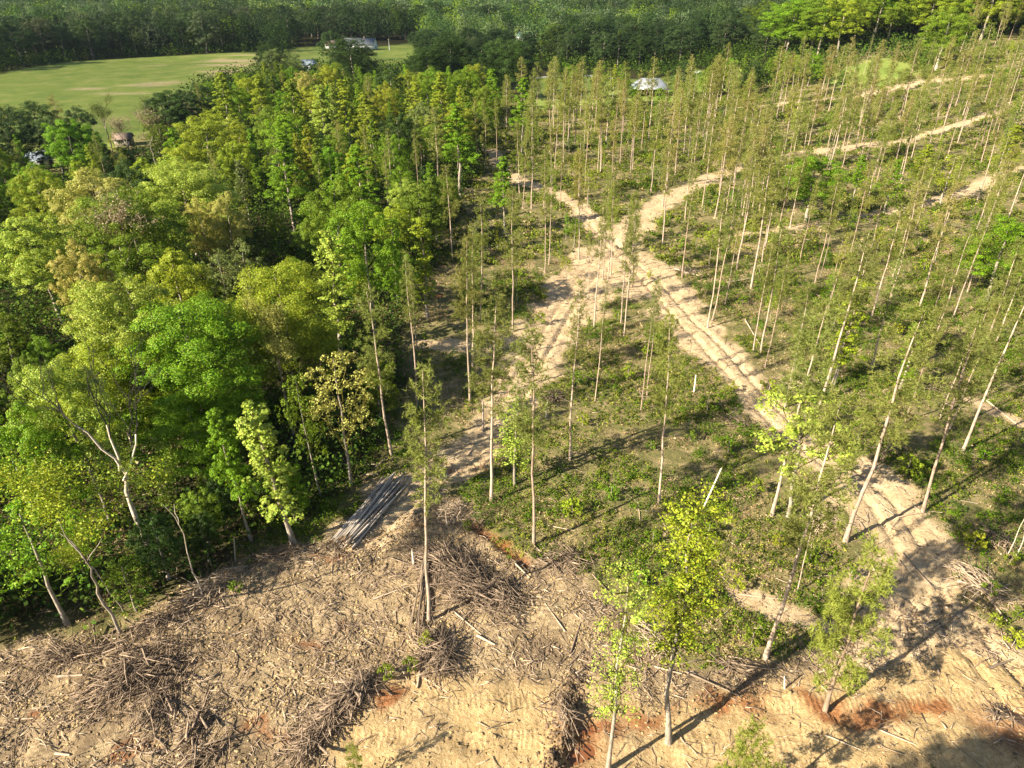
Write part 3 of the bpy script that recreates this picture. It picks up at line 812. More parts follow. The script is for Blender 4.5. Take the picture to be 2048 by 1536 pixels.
# --- pines: base pixel, top pixel, optional arch, width, label
PC = (.23, .26, .055)
NP = [
 (858, 1240, 803, 700, 'pine1', .95, 'foremost pine rising from the tangled brush pile in the clearing'),
 (1068, 1090, 1072, 655, 'pine3', 1.0, 'straight pine at the top corner of the clearing'),
 (983, 1000, 975, 585, 'pine0', 1.1, 'pine with full crown left of the lime sapling'),
 (1140, 920, 1140, 555, 'pine4', .9, 'sparse pine at the left border of the brushy wedge'),
 (1318, 1005, 1350, 628, 'pine3', .9, 'lone white-stemmed pine in the middle of the brushy wedge'),
 (1530, 1318, 1625, 775, 'pine0', 1.1, 'stout pine whose base meets the clearing below the bushy young pine'),
 (1690, 1085, 1815, 590, 'pine3', 1.25, 'thick pine leaning right beside the rutted track'),
 (1845, 1025, 1945, 640, 'pine5', 1.1, 'leaning pine standing right of the rutted track'),
 (1925, 905, 2046, 545, 'pine6', 1.1, 'tall pine right of the rutted track farther up'),
 (783, 910, 745, 575, 'pine6', 1.1, 'dark shaded pine just behind the log pile'),
 (833, 815, 802, 500, 'pine4', .9, 'thin brownish pine left of the twin pines'),
 (835, 700, 800, 530, 'pine2', .9, 'short broken pine at the dark wood edge'),
 (940, 805, 925, 475, 'pine0', .95, 'left one of the twin pines above the landing'),
 (946, 735, 940, 455, 'pine1', .95, 'right one of the twin pines above the landing'),
 (1026, 662, 1020, 375, 'pine3', .9, 'straight pine alone in the grass left of the crossing'),
 (962, 640, 950, 400, 'pine5', 1.0, 'dense crowned pine at the grass edge left of the crossing'),
 (1188, 655, 1205, 405, 'pine2', .9, 'pine at the left fork below the track crossing'),
 (1213, 590, 1228, 365, 'pine1', .8, None), (1222, 548, 1232, 330, 'pine2', .8, None), (1242, 645, 1252, 410, 'pine4', .8, None), (1248, 672, 1262, 430, 'pine0', .8, None), (1158, 520, 1165, 300, 'pine3', .8, None),
 (1090, 545, 1088, 340, 'pine1', .8, None), (1098, 530, 1100, 330, 'pine5', .7, None), (1190, 802, 1205, 560, 'pine4', .6, 'thin bare-stemmed pine inside the brushy wedge'), (1282, 822, 1300, 560, 'pine4', .7, 'left one of two pines in the upper wedge'), (1294, 792, 1312, 560, 'pine2', .7, 'right one of two pines in the upper wedge'),
 (1543, 1032, 1618, 590, 'pine0', 1.0, 'pine with whitish stem between wedge and rutted track'), (1594, 1185, 1650, 930, 'pine4', .6, 'white-stemmed thin tree left of the bushy young pine'),
 (1325, 490, 1345, 290, 'pine3', .9, None), (1364, 555, 1385, 330, 'pine1', .9, None), (1415, 655, 1470, 360, 'pine4', .8, None), (1425, 640, 1480, 370, 'pine2', .8, None), (1473, 540, 1500, 310, 'pine5', 1.0, None), (1502, 577, 1540, 300, 'pine0', 1.1, None),
 (1506, 705, 1545, 480, 'pine1', .8, None), (1521, 705, 1565, 440, 'pine3', .9, None), (1530, 734, 1578, 500, 'pine4', .7, None), (1630, 566, 1675, 350, 'pine3', .9, None), (1639, 559, 1680, 400, 'pine4', .7, None), (1667, 559, 1700, 400, 'pine1', .8, None),
 (1743, 497, 1790, 320, 'pine5', .9, None), (1731, 420, 1770, 250, 'pine3', .9, None), (1785, 555, 1850, 320, 'pine2', .9, None), (1778, 614, 1840, 370, 'pine5', 1.0, None), (1840, 610, 1920, 360, 'pine3', 1.0, None), (1935, 584, 2010, 350, 'pine1', .9, None), (1906, 635, 1990, 390, 'pine4', .9, None), (1875, 661, 1935, 460, 'pine6', 1.1, None),
 (1902, 818, 1975, 560, 'pine3', .9, None), (1899, 858, 1975, 600, 'pine0', 1.0, None), (1641, 807, 1715, 470, 'pine5', 1.2, 'tall pine right of the lower track with a dense crown'), (1809, 847, 1865, 600, 'pine1', .8, None), (1880, 836, 1940, 650, 'pine2', .8, None), (1570, 815, 1612, 570, 'pine6', 1.0, None),
 (1367, 310, 1395, 150, 'pine5', .9, None), (1302, 383, 1312, 200, 'pine3', .9, None), (1325, 412, 1345, 210, 'pine6', .9, None), (1384, 365, 1405, 190, 'pine1', .9, None), (1413, 270, 1432, 100, 'pine0', .9, None), (1424, 270, 1446, 110, 'pine2', .8, None), (1440, 204, 1455, 85, 'pine5', .9, None), (1450, 336, 1470, 180, 'pine3', 1.0, None),
 (1479, 314, 1505, 150, 'pine0', 1.1, None), (1541, 219, 1560, 92, 'pine6', 1.1, None), (1559, 212, 1575, 115, 'pine2', .8, None), (1588, 208, 1615, 70, 'pine1', .9, None), (1656, 226, 1690, 90, 'pine5', .9, None), (1681, 186, 1705, 75, 'pine3', .9, None), (1687, 292, 1720, 145, 'pine0', .9, None), (1696, 285, 1730, 160, 'pine2', .9, None),
 (1712, 296, 1745, 170, 'pine4', .9, None), (1723, 285, 1760, 160, 'pine1', .9, None), (1727, 150, 1745, 70, 'pine4', .8, None), (1800, 237, 1835, 60, 'pine6', 1.1, None), (1806, 232, 1842, 90, 'pine5', .9, None), (1826, 285, 1870, 150, 'pine1', .9, None), (1857, 299, 1900, 170, 'pine2', .8, None), (1888, 252, 1935, 100, 'pine3', 1.0, None),
 (1910, 215, 1945, 60, 'pine5', 1.0, None), (1946, 186, 1985, 45, 'pine6', 1.1, None), (1970, 204, 2010, 70, 'pine0', .9, None), (1962, 325, 2030, 150, 'pine3', .9, None), (1997, 339, 2055, 180, 'pine5', .9, None), (1953, 405, 2030, 190, 'pine4', .9, None), (2019, 208, 2050, 80, 'pine2', .9, None), (1753, 365, 1795, 200, 'pine0', .9, None),
 (1519, 420, 1548, 240, 'pine6', 1.2, None), (1504, 420, 1530, 250, 'pine5', 1.0, None), (1478, 440, 1505, 270, 'pine3', .9, None), (1452, 430, 1475, 280, 'pine2', .9, None), (1430, 436, 1455, 240, 'pine6', 1.2, None), (1370, 440, 1392, 270, 'pine1', .9, None), (1485, 432, 1515, 250, 'pine0', 1.0, None),
 (993, 335, 990, 195, 'pine4', .8, None), (973, 342, 968, 230, 'pine6', 1.0, None), (1014, 260, 1010, 150, 'pine5', .9, None), (1080, 195, 1078, 105, 'pine6', .9, None), (1110, 335, 1112, 190, 'pine3', .9, None), (1127, 328, 1132, 140, 'pine0', .9, None), (1137, 297, 1145, 130, 'pine6', 1.0, None), (1149, 297, 1158, 125, 'pine5', .9, None),
 (1039, 386, 1045, 240, 'pine2', .8, None), (1046, 417, 1052, 260, 'pine0', .9, None), (1063, 417, 1068, 195, 'pine3', .9, None), (1087, 417, 1092, 300, 'pine6', .9, None), (1101, 386, 1105, 240, 'pine4', .7, None), (1120, 417, 1124, 290, 'pine2', .8, None), (1156, 417, 1160, 270, 'pine5', .9, None), (1169, 386, 1175, 185, 'pine1', .9, None),
 (1195, 345, 1200, 190, 'pine0', .8, None), (1201, 345, 1208, 150, 'pine3', .9, None), (1212, 287, 1218, 135, 'pine6', 1.0, None), (1222, 393, 1232, 230, 'pine2', .9, None), (1240, 328, 1250, 160, 'pine4', .8, None), (1260, 359, 1270, 190, 'pine5', .9, None), (1265, 340, 1275, 200, 'pine1', .8, None), (1270, 260, 1280, 140, 'pine2', .8, None), (1298, 277, 1305, 110, 'pine5', .9, None),
 (918, 376, 915, 250, 'pine6', 1.0, None), (840, 417, 832, 260, 'pine2', .9, None), (740, 393, 735, 250, 'pine1', .9, None), (786, 410, 768, 255, 'pine4', 1.0, None), (880, 395, 868, 215, 'pine6', 1.3, None), (905, 520, 895, 330, 'pine6', 1.1, None), (780, 470, 765, 300, 'pine2', .9, None), (690, 380, 680, 240, 'pine6', 1.1, None),
 (1255, 600, 1262, 400, 'pine2', .8, None), (1176, 600, 1180, 460, 'pine4', .6, None), (1205, 560, 1212, 350, 'pine5', .8, None), (1265, 575, 1275, 385, 'pine3', .8, None), (1450, 610, 1490, 420, 'pine4', .8, None), (1600, 520, 1635, 360, 'pine2', .8, None), (1555, 470, 1585, 300, 'pine6', 1.1, None), (1580, 455, 1610, 290, 'pine1', 1.0, None),
 (1690, 700, 1740, 480, 'pine6', 1.2, None), (1740, 740, 1800, 520, 'pine5', 1.1, None), (1960, 720, 2040, 480, 'pine0', 1.0, None), (1990, 690, 2060, 470, 'pine5', 1.0, None), (1650, 640, 1695, 460, 'pine5', 1.1, None), (1830, 730, 1880, 520, 'pine6', 1.1, None), (2010, 590, 2075, 400, 'pine3', 1.0, None),
 (2020, 560, 2070, 370, 'pine1', 1.0, None), (1960, 500, 2010, 320, 'pine6', 1.2, None), (1880, 470, 1925, 300, 'pine2', 1.0, None), (1830, 460, 1870, 300, 'pine5', 1.0, None), (35, 335, 12, 200, 'pine5', 1.0, 'pine at the left edge above the yellow trees'), (42, 320, 40, 212, 'pine2', 1.1, 'second pine from the left before the hayfield'), (138, 310, 108, 190, 'pine6', 1.5, 'tall pine leaning over the blue roofed house'),
 (1350, 1525, 1405, 1110, 'pine4', .45, None),
]
def pine_zone(px, py):
    if py > 780: return 'at the lower right edge'
    if px < 970: return 'where the pines merge with the left wood'
    if px < 1230 and py > 430: return 'left of the dirt track crossing'
    if px < 1300 and py <= 300: return 'in front of the silver roofed barn'
    if px < 1230: return 'beside the narrow far track'
    if px < 1500 and py > 430: return 'right of the dirt track crossing'
    if px < 1500 and py > 340: return 'along the right branch track'
    if px < 1560: return 'above the right branch track'
    if py < 240: return 'near the small meadow on the hill'
    if py < 345: return 'by the upper dirt tracks of the slope'
    if py < 520: return 'in the middle of the right slope'
    return 'on the brushy lower right slope'
pine_pos = []
def put_pine(bx, by, h, arch, wid, lab=None, zone=None, bright=None):
    x, y, z = at(bx, by)
    br = bright if bright is not None else random.uniform(.85, 1.15)
    c = jit(random.choice([PC, (.27, .275, .07), (.20, .24, .045), (.29, .27, .085)]), .1)
    bc = random.choice([(1, .95, .9), (1.15, 1.1, 1.05), (.9, .82, .76), (1.25, 1.2, 1.12)])
    if by > 640: c = jit((.20, .225, .052), .12)
    o = add_tree(arch, x, y, h, wid, c, bc, 'pine_tree', label=lab, zone=None if lab else zone, desc='pine')
    occupied.append((x, y, 1.2)); pine_pos.append((x, y))
for (bx, by, tx, ty, a, w, lab) in NP:
    if (bx, by) == (1350, 1525): continue
    x, y, z = at(bx, by)
    d = ray(tx, ty); h = CAMZ + d[2] / d[1] * y - z
    h = max(12.5 if by > 300 else 14, min(23, h))
    put_pine(bx, by, h, a, w * (1.1 if by < 500 else 1.0), lab, pine_zone(bx, by))
# more pines of the thinned stand, spread on the ground between those
STAND = poly_px([(985, 260), (1010, 225), (1240, 232), (1380, 230), (1560, 200), (1700, 185), (1850, 130), (2060, 60), (2250, 120), (2250, 640), (2060, 800), (1950, 760), (1700, 640), (1500, 520), (1420, 420), (1300, 380), (1150, 350), (1060, 330)])
def sample_poly(P, n, dmin, maxtry=60000):
    out = []
    lo, hi = P.min(0), P.max(0)
    rr = np.random.default_rng(len(P) * 7 + n)
    tr = 0
    while len(out) < n and tr < maxtry:
        tr += 1
        x, y = rr.uniform(lo[0], hi[0]), rr.uniform(lo[1], hi[1])
        if not inside(np.array([x]), np.array([y]), P)[0]: continue
        if not free(x, y, dmin): continue
        out.append((x, y)); occupied.append((x, y, 1.0))
    return out
keep_dirt = lambda x, y: dirt_mask(np.array([x]), np.array([y]))[0] < .3 and field_mask(np.array([x]), np.array([y]))[0] < .3
for (x, y) in sample_poly(STAND, 190, 4.4):
    if not keep_dirt(x, y): continue
    px, py = proj(x, y, float(ground_big(x, y)))
    if not (-60 < px < 2120): continue
    a = random.choice(['pine0', 'pine1', 'pine2', 'pine3', 'pine5', 'pine6'])
    o = add_tree(a, x, y, random.uniform(15.5, 21), random.uniform(.85, 1.3), jit(random.choice([PC, (.27, .275, .07), (.20, .24, .045), (.28, .27, .08)]), .12), random.choice([(1, .95, .9), (1.15, 1.1, 1.05), (.85, .78, .72)]), 'pine_tree', zone=pine_zone(px, py), desc='pine')

# bushy young pines
for (bx, by, tx, ty, a, w, lab) in [(1650, 1420, 1668, 1095, 'youngpine0', .78, 'bushy young pine standing over the lower end of the rutted track'), (1470, 1640, 1475, 1455, 'youngpine1', .9, 'small pine top rising at the bottom edge of the photo'), (715, 1570, 712, 1495, 'youngpine1', .8, 'tiny pine seedling at the bottom edge of the tracked road')]:
    x, y, z = at(bx, by); d = ray(tx, ty); h = CAMZ + d[2] / d[1] * y - z
    add_tree(a, x, y, h, w, (.25, .29, .05), (.8, .7, .6), 'young_pine', label=lab)
    occupied.append((x, y, 2))
# tulip-tree stems and the like whose crowns are listed above: slim trunks in the foreground
def slim(bx, by, tx, ty, lab, bc, r=1.0, arch='slender1', w=.8, c='y'):
    x, y, z = at(bx, by); d = ray(tx, ty); h = CAMZ + d[2] / d[1] * y - z
    add_tree(arch, x, y, h, w, COL[c], bc, label=lab); occupied.append((x, y, 1.5))
slim(2015, 1110, 2075, 930, 'left one of the white trunks at the right edge', (1.6, 1.6, 1.6))
slim(2032, 1112, 2110, 900, 'right one of the white trunks at the right edge', (1.6, 1.6, 1.6))

# --- fill of the left wood
WK = ['oak0', 'oak1', 'oak2', 'oak3', 'oak4', 'poplar0', 'poplar1', 'poplar2', 'poplar3', 'airy0', 'airy1', 'column0', 'big1']
PROT = [(62, 300, 105, 335, at(84, 335)[1]), (120, 770, 390, 1075, at(300, 1115)[1]), (10, 860, 110, 1010, at(75, 1040)[1]), (495, 800, 605, 1100, at(545, 1100)[1]), (570, 700, 730, 1060, at(665, 1050)[1]), (700, 590, 790, 920, at(783, 910)[1])]
def blocks(x, y, h, r):
    if y > 230: return False
    g = float(ground_big(x, y))
    for zz in (h * .3, h * .6, h * .9):
        px, py = proj(x, y, g + zz); rp = r / max(20, y) * F * .8
        for (a, b, c, d, yd) in PROT:
            if y < yd + 1 and a - rp < px < c + rp and b - rp < py < d + rp * .3: return True
    return False
FULL4 = ['full0', 'full1', 'full2', 'full3']
fill = sample_poly(WOOD, 420, 4.3)
nfill = 0
for (x, y) in fill:
    px, py = proj(x, y, 12)
    if px < -200: continue
    if y > 130:
        a = random.choice(['poplar0', 'poplar1', 'poplar2', 'poplar3', 'oak0', 'oak2', 'oak4', 'pine6', 'pine2'])
    else:
        a = random.choice(['oak0', 'oak2', 'full0', 'full1', 'full2', 'full3', 'airy0', 'poplar2', 'poplar0', 'column0', 'column1', 'poplar3', 'airy2', 'slender1'])
    near_edge = min(1, max(.72, (y - 40) / 60))
    h = random.uniform(8.5, 14.5) * (near_edge if y < 90 else 1) + (2 if y > 150 else 0)
    if blocks(x, y, h, 2.5): continue
    if a.startswith('pine'):
        add_tree(a, x, y, h + 1, random.uniform(.9, 1.3), jit(PC, .12), (1, .9, .85), 'pine_tree', zone='inside the dense left wood', desc='pine')
        continue
    ck = random.choices('bymldog', [8, 7, 8, 2.5, 3, .4, .6])[0]
    add_tree(a, x, y, h, random.uniform(.85, 1.2), jit(COL[ck], .15), zone='wood', desc=CNAME[ck])
    nfill += 1

EDGE = poly_px([(-150, 1330), (0, 1290), (220, 1240), (330, 1185), (480, 1105), (600, 1060), (600, 1010), (480, 1050), (330, 1110), (200, 1150), (0, 1200), (-150, 1230)])
for (x, y) in sample_poly(EDGE, 46, 1.9):
    ck = random.choices('bymd', [3, 2, 4, 4])[0]
    add_tree(random.choice(['full0', 'full1', 'full2', 'full3', 'airy1']), x, y, random.uniform(3.5, 7.5), random.uniform(.8, 1.1), jit(COL[ck], .15), zone='edge', desc=CNAME[ck])
for (x, y) in sample_poly(WOOD, 150, 2.9):
    h = random.uniform(5, 9.5)
    if blocks(x, y, h, 1.6): continue
    ck = random.choices('bmdy', [3, 5, 2, 2])[0]
    add_tree(random.choice(FULL4), x, y, h, random.uniform(.9, 1.25), jit(COL[ck], .15), zone='under', desc=CNAME[ck])
# --- hill on the right and the treelines behind
def belt(pts, n, dmin, arches, hr, cols, name, zone, maxpx=2150, wr=(1.2, 1.7)):
    P = poly_px(pts)
    k = 0
    for (x, y) in sample_poly(P, n, dmin):
        px, py = proj(x, y, float(ground_big(x, y)))
        if px < -60 or px > maxpx: continue
        if field_mask(np.array([x]), np.array([y]))[0] > .35: continue
        ck = random.choices(list(cols.keys()), list(cols.values()))[0]
        add_tree(random.choice(arches), x, y, random.uniform(*hr), random.uniform(*wr), jit(COL[ck], .14), zone=zone, desc=CNAME[ck], name=name); k += 1
    return k
FULLS = ['full0', 'full1', 'full2', 'full3']
OAKS = ['oak0', 'oak1', 'oak2', 'oak3', 'oak4', 'big0', 'big1', 'big2']
belt([(1560, 120), (1690, 128), (1830, 118), (1900, 130), (2100, 60), (2200, 20), (1900, 10), (1650, 60), (1560, 80)], 120, 6.5, OAKS, (19, 26), dict(b=4, y=4, m=5), 'broadleaf_tree', 'hill', 2150, (1.3, 1.8))
belt([(1150, 135), (1260, 145), (1440, 110), (1560, 112), (1640, 90), (1640, 60), (1400, 60), (1100, 75), (1100, 120)], 80, 8, OAKS + FULLS + ['poplar1'], (14, 20), dict(D=3, E=5, d=4, m=2), 'broadleaf_tree', 'behind the barn')
belt([(540, 150), (650, 158), (760, 160), (900, 165), (1040, 160), (1060, 120), (860, 115), (700, 140), (560, 122)], 22, 8, OAKS, (13, 18), dict(D=5, E=4, G=2), 'broadleaf_tree', 'behind the left wood')
belt([(-80, 158), (100, 125), (250, 113), (420, 105), (520, 100), (640, 86), (850, 78), (1000, 72), (1130, 80), (1130, 66), (900, 58), (600, 66), (300, 88), (100, 98), (-80, 125)], 120, 8.5, OAKS[:5] + FULLS * 2 + ['poplar0'], (16, 23), dict(D=6, E=4, G=3), 'broadleaf_tree', 'treeline')

for (px, py, h, c) in [(1062, 190, 11, 'm'), (1095, 205, 9, 'y'), (1130, 188, 12, 'b'), (1150, 200, 12, 'm'), (1172, 178, 13, 'd'), (1200, 196, 12, 'b'), (1225, 200, 13, 'y'), (1240, 186, 11, 'm'), (1252, 212, 9, 'b'), (1272, 214, 7, 'm'), (1318, 216, 7, 'b'), (1345, 206, 10, 'm'), (1362, 196, 13, 'd'), (1385, 205, 12, 'b'), (1410, 195, 11, 'm'), (1432, 190, 13, 'y'), (1455, 182, 12, 'b'), (1482, 178, 13, 'm'), (1500, 190, 12, 'd'), (1530, 184, 12, 'b'), (1552, 176, 13, 'm'), (1585, 178, 12, 'y'), (1615, 172, 12, 'b'), (1645, 178, 9, 'm'), (1680, 182, 7, 'b'), (1720, 178, 5, 'm')]:
    x, y, z = at(px, py)
    add_tree(random.choice(['poplar0', 'poplar1', 'oak0', 'full1', 'oak3', 'airy1']), x, y, h, random.uniform(.9, 1.3), jit(COL[c], .12), zone='screen', desc=CNAME[c])
for (px, py, h, c, wr) in [(8, 215, 18, 'D', 1.0), (90, 232, 15, 'E', 1.1), (150, 215, 15, 'D', .9), (165, 258, 11, 'E', 1.1), (20, 262, 13, 'D', 1.2), (110, 262, 9, 'm', 1.2), (190, 285, 8, 'm', 1.2), (318, 190, 14, 'D', 1.2), (365, 180, 14, 'D', 1.2), (300, 232, 10, 'm', 1.0), (390, 165, 14, 'E', 1.0)]:
    x, y, z = at(px, py, h)
    add_tree(random.choice(['oak0', 'oak1', 'oak3']), x, y, h, wr, jit(COL[c], .12), zone='field edge', desc=CNAME[c])
# trees that stand below and behind the camera and throw the long shadows at the lower right
for (tx, ty, hh) in [(a_, b_, c_ + 6) for a_, b_, c_ in [(1930, 1400, 22), (1990, 1450, 22), (1850, 1400, 21), (1800, 1500, 21), (1900, 1460, 20), (2030, 1510, 21), (1960, 1530, 22), (2040, 1390, 22)]]:
    x, y, z = at(tx, ty)
    off = (hh - 3.5) / math.tan(SUN_EL)
    x -= SUN_TO[0] * off; y -= SUN_TO[1] * off
    if y > 4: y = 4
    add_tree(random.choice(['oak1', 'oak2', 'oak3']), x, y, hh, random.uniform(.55, .7), jit(COL['m']), zone='offframe', desc='mid green')
for (x, y) in [(-60, 24), (-66, 20), (-70, 33), (-76, 27)]:
    add_tree(random.choice(['oak1', 'oak0', 'poplar1']), x, y, random.uniform(10, 13), 1.0, jit(COL['m']), zone='offframe', desc='mid green')

# --- saplings and shrubs of the thinned stand and the wood edge
SHR = [(1760, 640), (1700, 590), (1840, 700), (1880, 745), (1900, 780), (1540, 640), (1480, 610), (1560, 590), (1500, 480), (1440, 470), (1390, 455), (1360, 500), (1530, 510), (1620, 470), (1700, 460), (1750, 470), (1800, 500), (1850, 540), (1900, 560), (1960, 560), (2010, 640), (2030, 700), (1660, 760),
       (1580, 760), (1540, 790), (1560, 900), (1510, 990), (1560, 1090), (1620, 1130), (1460, 905), (1340, 760), (1300, 900), (1260, 760), (1170, 850), (1200, 720), (1180, 690), (1090, 930), (1220, 1000), (1300, 1085), (1380, 880), (1240, 640), (1300, 560), (1130, 560), (1115, 510), (1150, 495), (1180, 480), (1060, 520),
       (1000, 600), (1080, 650), (1050, 560), (960, 680), (855, 705), (1480, 1180), (1500, 1290), (1700, 1160), (1980, 1190), (2030, 1240), (2020, 1130), (1940, 1100), (2000, 1010), (1870, 900), (1960, 920), (940, 1060), (850, 1290), (770, 1360), (820, 1340), (470, 1185), (2020, 1290), (1990, 1250), (1340, 1180), (1400, 1210), (1280, 1170)]
for (px, py) in SHR:
    px += random.uniform(-6, 6)
    x, y, z = at(px, py)
    big = random.random() < .35 and py < 800
    h = random.uniform(3.2, 6.0) if big else random.uniform(1.1, 2.2)
    if py > 1150: h = min(h, 1.5)
    ck = random.choice('bymmy')
    add_tree(random.choice(['airy0', 'airy1', 'tulip2', 'column2', 'tulip1']) if big else random.choice(['bush0', 'bush1', 'bush2']), x, y, h, random.uniform(.8, 1.15) * (1.2 if big else 1), jit(COL[ck], .15), name='sapling' if big else 'shrub',
             zone='sapling' if big else 'shrub', desc=CNAME[ck], cat='sapling' if big else 'shrub')
    occupied.append((x, y, 1.0))
BRUSH = poly_px([(1010, 250), (1240, 240), (1560, 215), (1900, 160), (2100, 60), (2300, 200), (2300, 1400), (2048, 1330), (1900, 1200), (1740, 1200), (1600, 1280), (1330, 1330), (1230, 1250), (1180, 1160), (1090, 1100), (960, 1050), (1050, 800), (900, 680), (860, 560), (960, 380)])
for (x, y) in sample_poly(BRUSH, 300, 3.4):
    if not keep_dirt(x, y) or clear_mask(np.array([x]), np.array([y]))[0] > .3: continue
    px, py = proj(x, y, 1)
    if not (-20 < px < 2070): continue
    ck = random.choice('bymmyg')
    tall = (y > 95 or x > 28) and random.random() < .62
    h = random.uniform(3.5, 7.5) if tall else random.uniform(1.0, 2.4)
    add_tree(random.choice(['airy0', 'airy1', 'airy2', 'column1', 'column2', 'tulip3', 'poplar2']) if tall else random.choice(['bush0', 'bush1', 'bush2']), x, y, h, random.uniform(.8, 1.3), jit(COL[ck], .15), name='sapling' if tall else 'shrub', zone='sapling' if tall else 'shrub', desc=CNAME[ck], cat='sapling' if tall else 'shrub')

# ------------------------------------------------------------------ far woods as one mass
def tint_material(name, trans=.22, var=.2):
    m, n, l = newmat(name)
    a = node(n, 'ShaderNodeAttribute', attribute_name='tint'); g = n.new('ShaderNodeNewGeometry')
    v = math_(n, l, 'MULTIPLY_ADD', g.outputs['Random Per Island'], 2 * var); v.node.inputs[2].default_value = 1 - var
    hsv = n.new('ShaderNodeHueSaturation'); l.new(a.outputs['Color'], hsv.inputs['Color']); l.new(v, hsv.inputs['Value'])
    d = n.new('ShaderNodeBsdfDiffuse'); t = n.new('ShaderNodeBsdfTranslucent'); mx = n.new('ShaderNodeMixShader'); mx.inputs[0].default_value = trans
    l.new(hsv.outputs[0], d.inputs[0]); l.new(hsv.outputs[0], t.inputs[0]); l.new(d.outputs[0], mx.inputs[1]); l.new(t.outputs[0], mx.inputs[2])
    o = n.new('ShaderNodeOutputMaterial'); l.new(mx.outputs[0], o.inputs[0])
    return m
TINT = tint_material('tinted_leaves')
def tinted(name, V, Q, T, tint, mat, label, cat=None, kind='stuff'):
    me = mesh_np(name, V, Q, T, [mat])
    a = me.color_attributes.new('tint', 'FLOAT_COLOR', 'POINT')
    arr = np.ones((len(V), 4), np.float32); arr[:, :3] = tint
    a.data.foreach_set('color', arr.ravel())
    return tag(link(name, me), label, cat, kind=kind)

PAL = np.array([COL[k] for k in 'DDDEEEGGmg']) * np.array([1.05, 1.05, 1.2])  # darker, bluer greens: cloud shade over the far woods is in the colour
Vs, Ts = [], []
yy = 400.0
sp = 10.0
while yy < 1900:
    hw = min(.85 * yy + 30, 1500)
    xs_ = np.arange(-hw, hw, sp) + rng.uniform(-.4, .4, len(np.arange(-hw, hw, sp))) * sp
    ys_ = yy + rng.uniform(-.45, .45, len(xs_)) * sp
    ok = (field_mask(xs_, ys_) < .3) & ((ys_ > 470) | (xs_ > 150)) & ~((ys_ < 560) & (xs_ > 120) & (dist_line(xs_, ys_, STAND, True) < 5))
    xs_, ys_ = xs_[ok], ys_[ok]
    z = ground_big(xs_, ys_)
    n = len(xs_)
    hh = rng.uniform(15, 23, n) + 4 * (fbm(xs_, ys_, 60, 201, 2) - .5)
    R = rng.uniform(4.5, 8.0, n)
    nl = 480 if yy < 620 else (220 if yy < 950 else 90)
    szl = (.72 if yy < 620 else 1.15 if yy < 950 else 2.1)
    d = rnd_dir(rng, n * nl, .25).reshape(n, nl, 3)
    lob = 1 + .35 * np.sin(d[..., 0] * 5 + rng.uniform(0, 6, (n, 1))) * np.sin(d[..., 1] * 5 + rng.uniform(0, 6, (n, 1)))
    cen = np.stack([xs_, ys_, z + hh * .58], 1)[:, None, :] + d * lob[..., None] * np.stack([R, R, hh * .42], 1)[:, None, :] * rng.uniform(.75, 1.0, (n, nl, 1))
    nor = d + rng.normal(size=d.shape) * .35
    V, Q = leaves(cen.reshape(-1, 3), nor.reshape(-1, 3), szl, 1.0, int(yy))
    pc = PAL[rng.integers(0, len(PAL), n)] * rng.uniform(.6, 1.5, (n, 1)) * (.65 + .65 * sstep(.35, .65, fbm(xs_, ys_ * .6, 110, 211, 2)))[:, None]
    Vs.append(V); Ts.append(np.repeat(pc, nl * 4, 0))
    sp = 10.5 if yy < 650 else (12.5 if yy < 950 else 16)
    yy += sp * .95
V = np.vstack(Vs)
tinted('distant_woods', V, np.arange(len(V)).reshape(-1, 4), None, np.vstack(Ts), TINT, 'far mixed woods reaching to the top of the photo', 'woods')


# ------------------------------------------------------------------ brush, grass and slash on the ground
def scatter(n, y0, y1, seed, maskf):
    r = np.random.default_rng(seed)
    w_ = 1.25 if y1 < 80 else (1.02 if y0 < 60 else .85)
    n = int(n * w_ / .8)
    y = np.sqrt(r.uniform(y0 ** 2, y1 ** 2, n)); x = y * r.uniform(-w_, w_, n)
    m = maskf(x, y)
    k = r.random(n) < m
    x, y = x[k], y[k]
    return x, y, ground_big(x, y) + (ground_fine(x, y) if y0 < 150 else 0)
brush_m = lambda x, y: np.clip((1 - clear_mask(x, y)) * (1 - 1.15 * dirt_mask(x, y)) * (1 - field_mask(x, y)), 0, 1)
def clumps(x, y, z, nl, spread, hgt, size, seed, cols, upright=0.0, name='', label=''):
    r = np.random.default_rng(seed); n = len(x)
    u = rnd_dir(r, n * nl, .15).reshape(n, nl, 3)
    sc = r.uniform(.5, 1.4, (n, 1, 1))
    cen = np.stack([x, y, z], 1)[:, None, :] + u * np.array([spread, spread, 0]) * sc * r.random((n, nl, 1)) ** .5 + np.array([0, 0, 1.0]) * r.random((n, nl, 1)) * hgt * sc
    nor = u + np.array([0, 0, .6]) + r.normal(size=u.shape) * .5
    if upright: nor[..., 2] *= (1 - upright)
    V, Q = leaves(cen.reshape(-1, 3), nor.reshape(-1, 3), size, 1 - upright * .6, seed)
    c = np.array(cols)[r.integers(0, len(cols), n)] * r.uniform(.7, 1.3, (n, 1))
    tinted(name, V, Q, None, np.repeat(c, nl * 4, 0), TINT, label, 'undergrowth')
    print(name, n, len(Q))
pat = lambda x, y, s, lo, hi: sstep(lo, hi, fbm(x, y, 5.5, s, 4))
x, y, z = scatter(85000, 27, 125, 401, lambda x, y: brush_m(x, y) * (.06 + .74 * pat(x, y, 301, .45, .60)) * np.where(wood_mask(x, y) > .5, .35, 1))
clumps(x, y, z, 15, .38, .38, .15, 1, [(.08, .14, .011), (.12, .19, .015), (.05, .09, .010), (.17, .22, .02), (.25, .25, .05), (.09, .10, .025)], 0, 'undergrowth', 'low green brush covering the thinned stand near the camera')
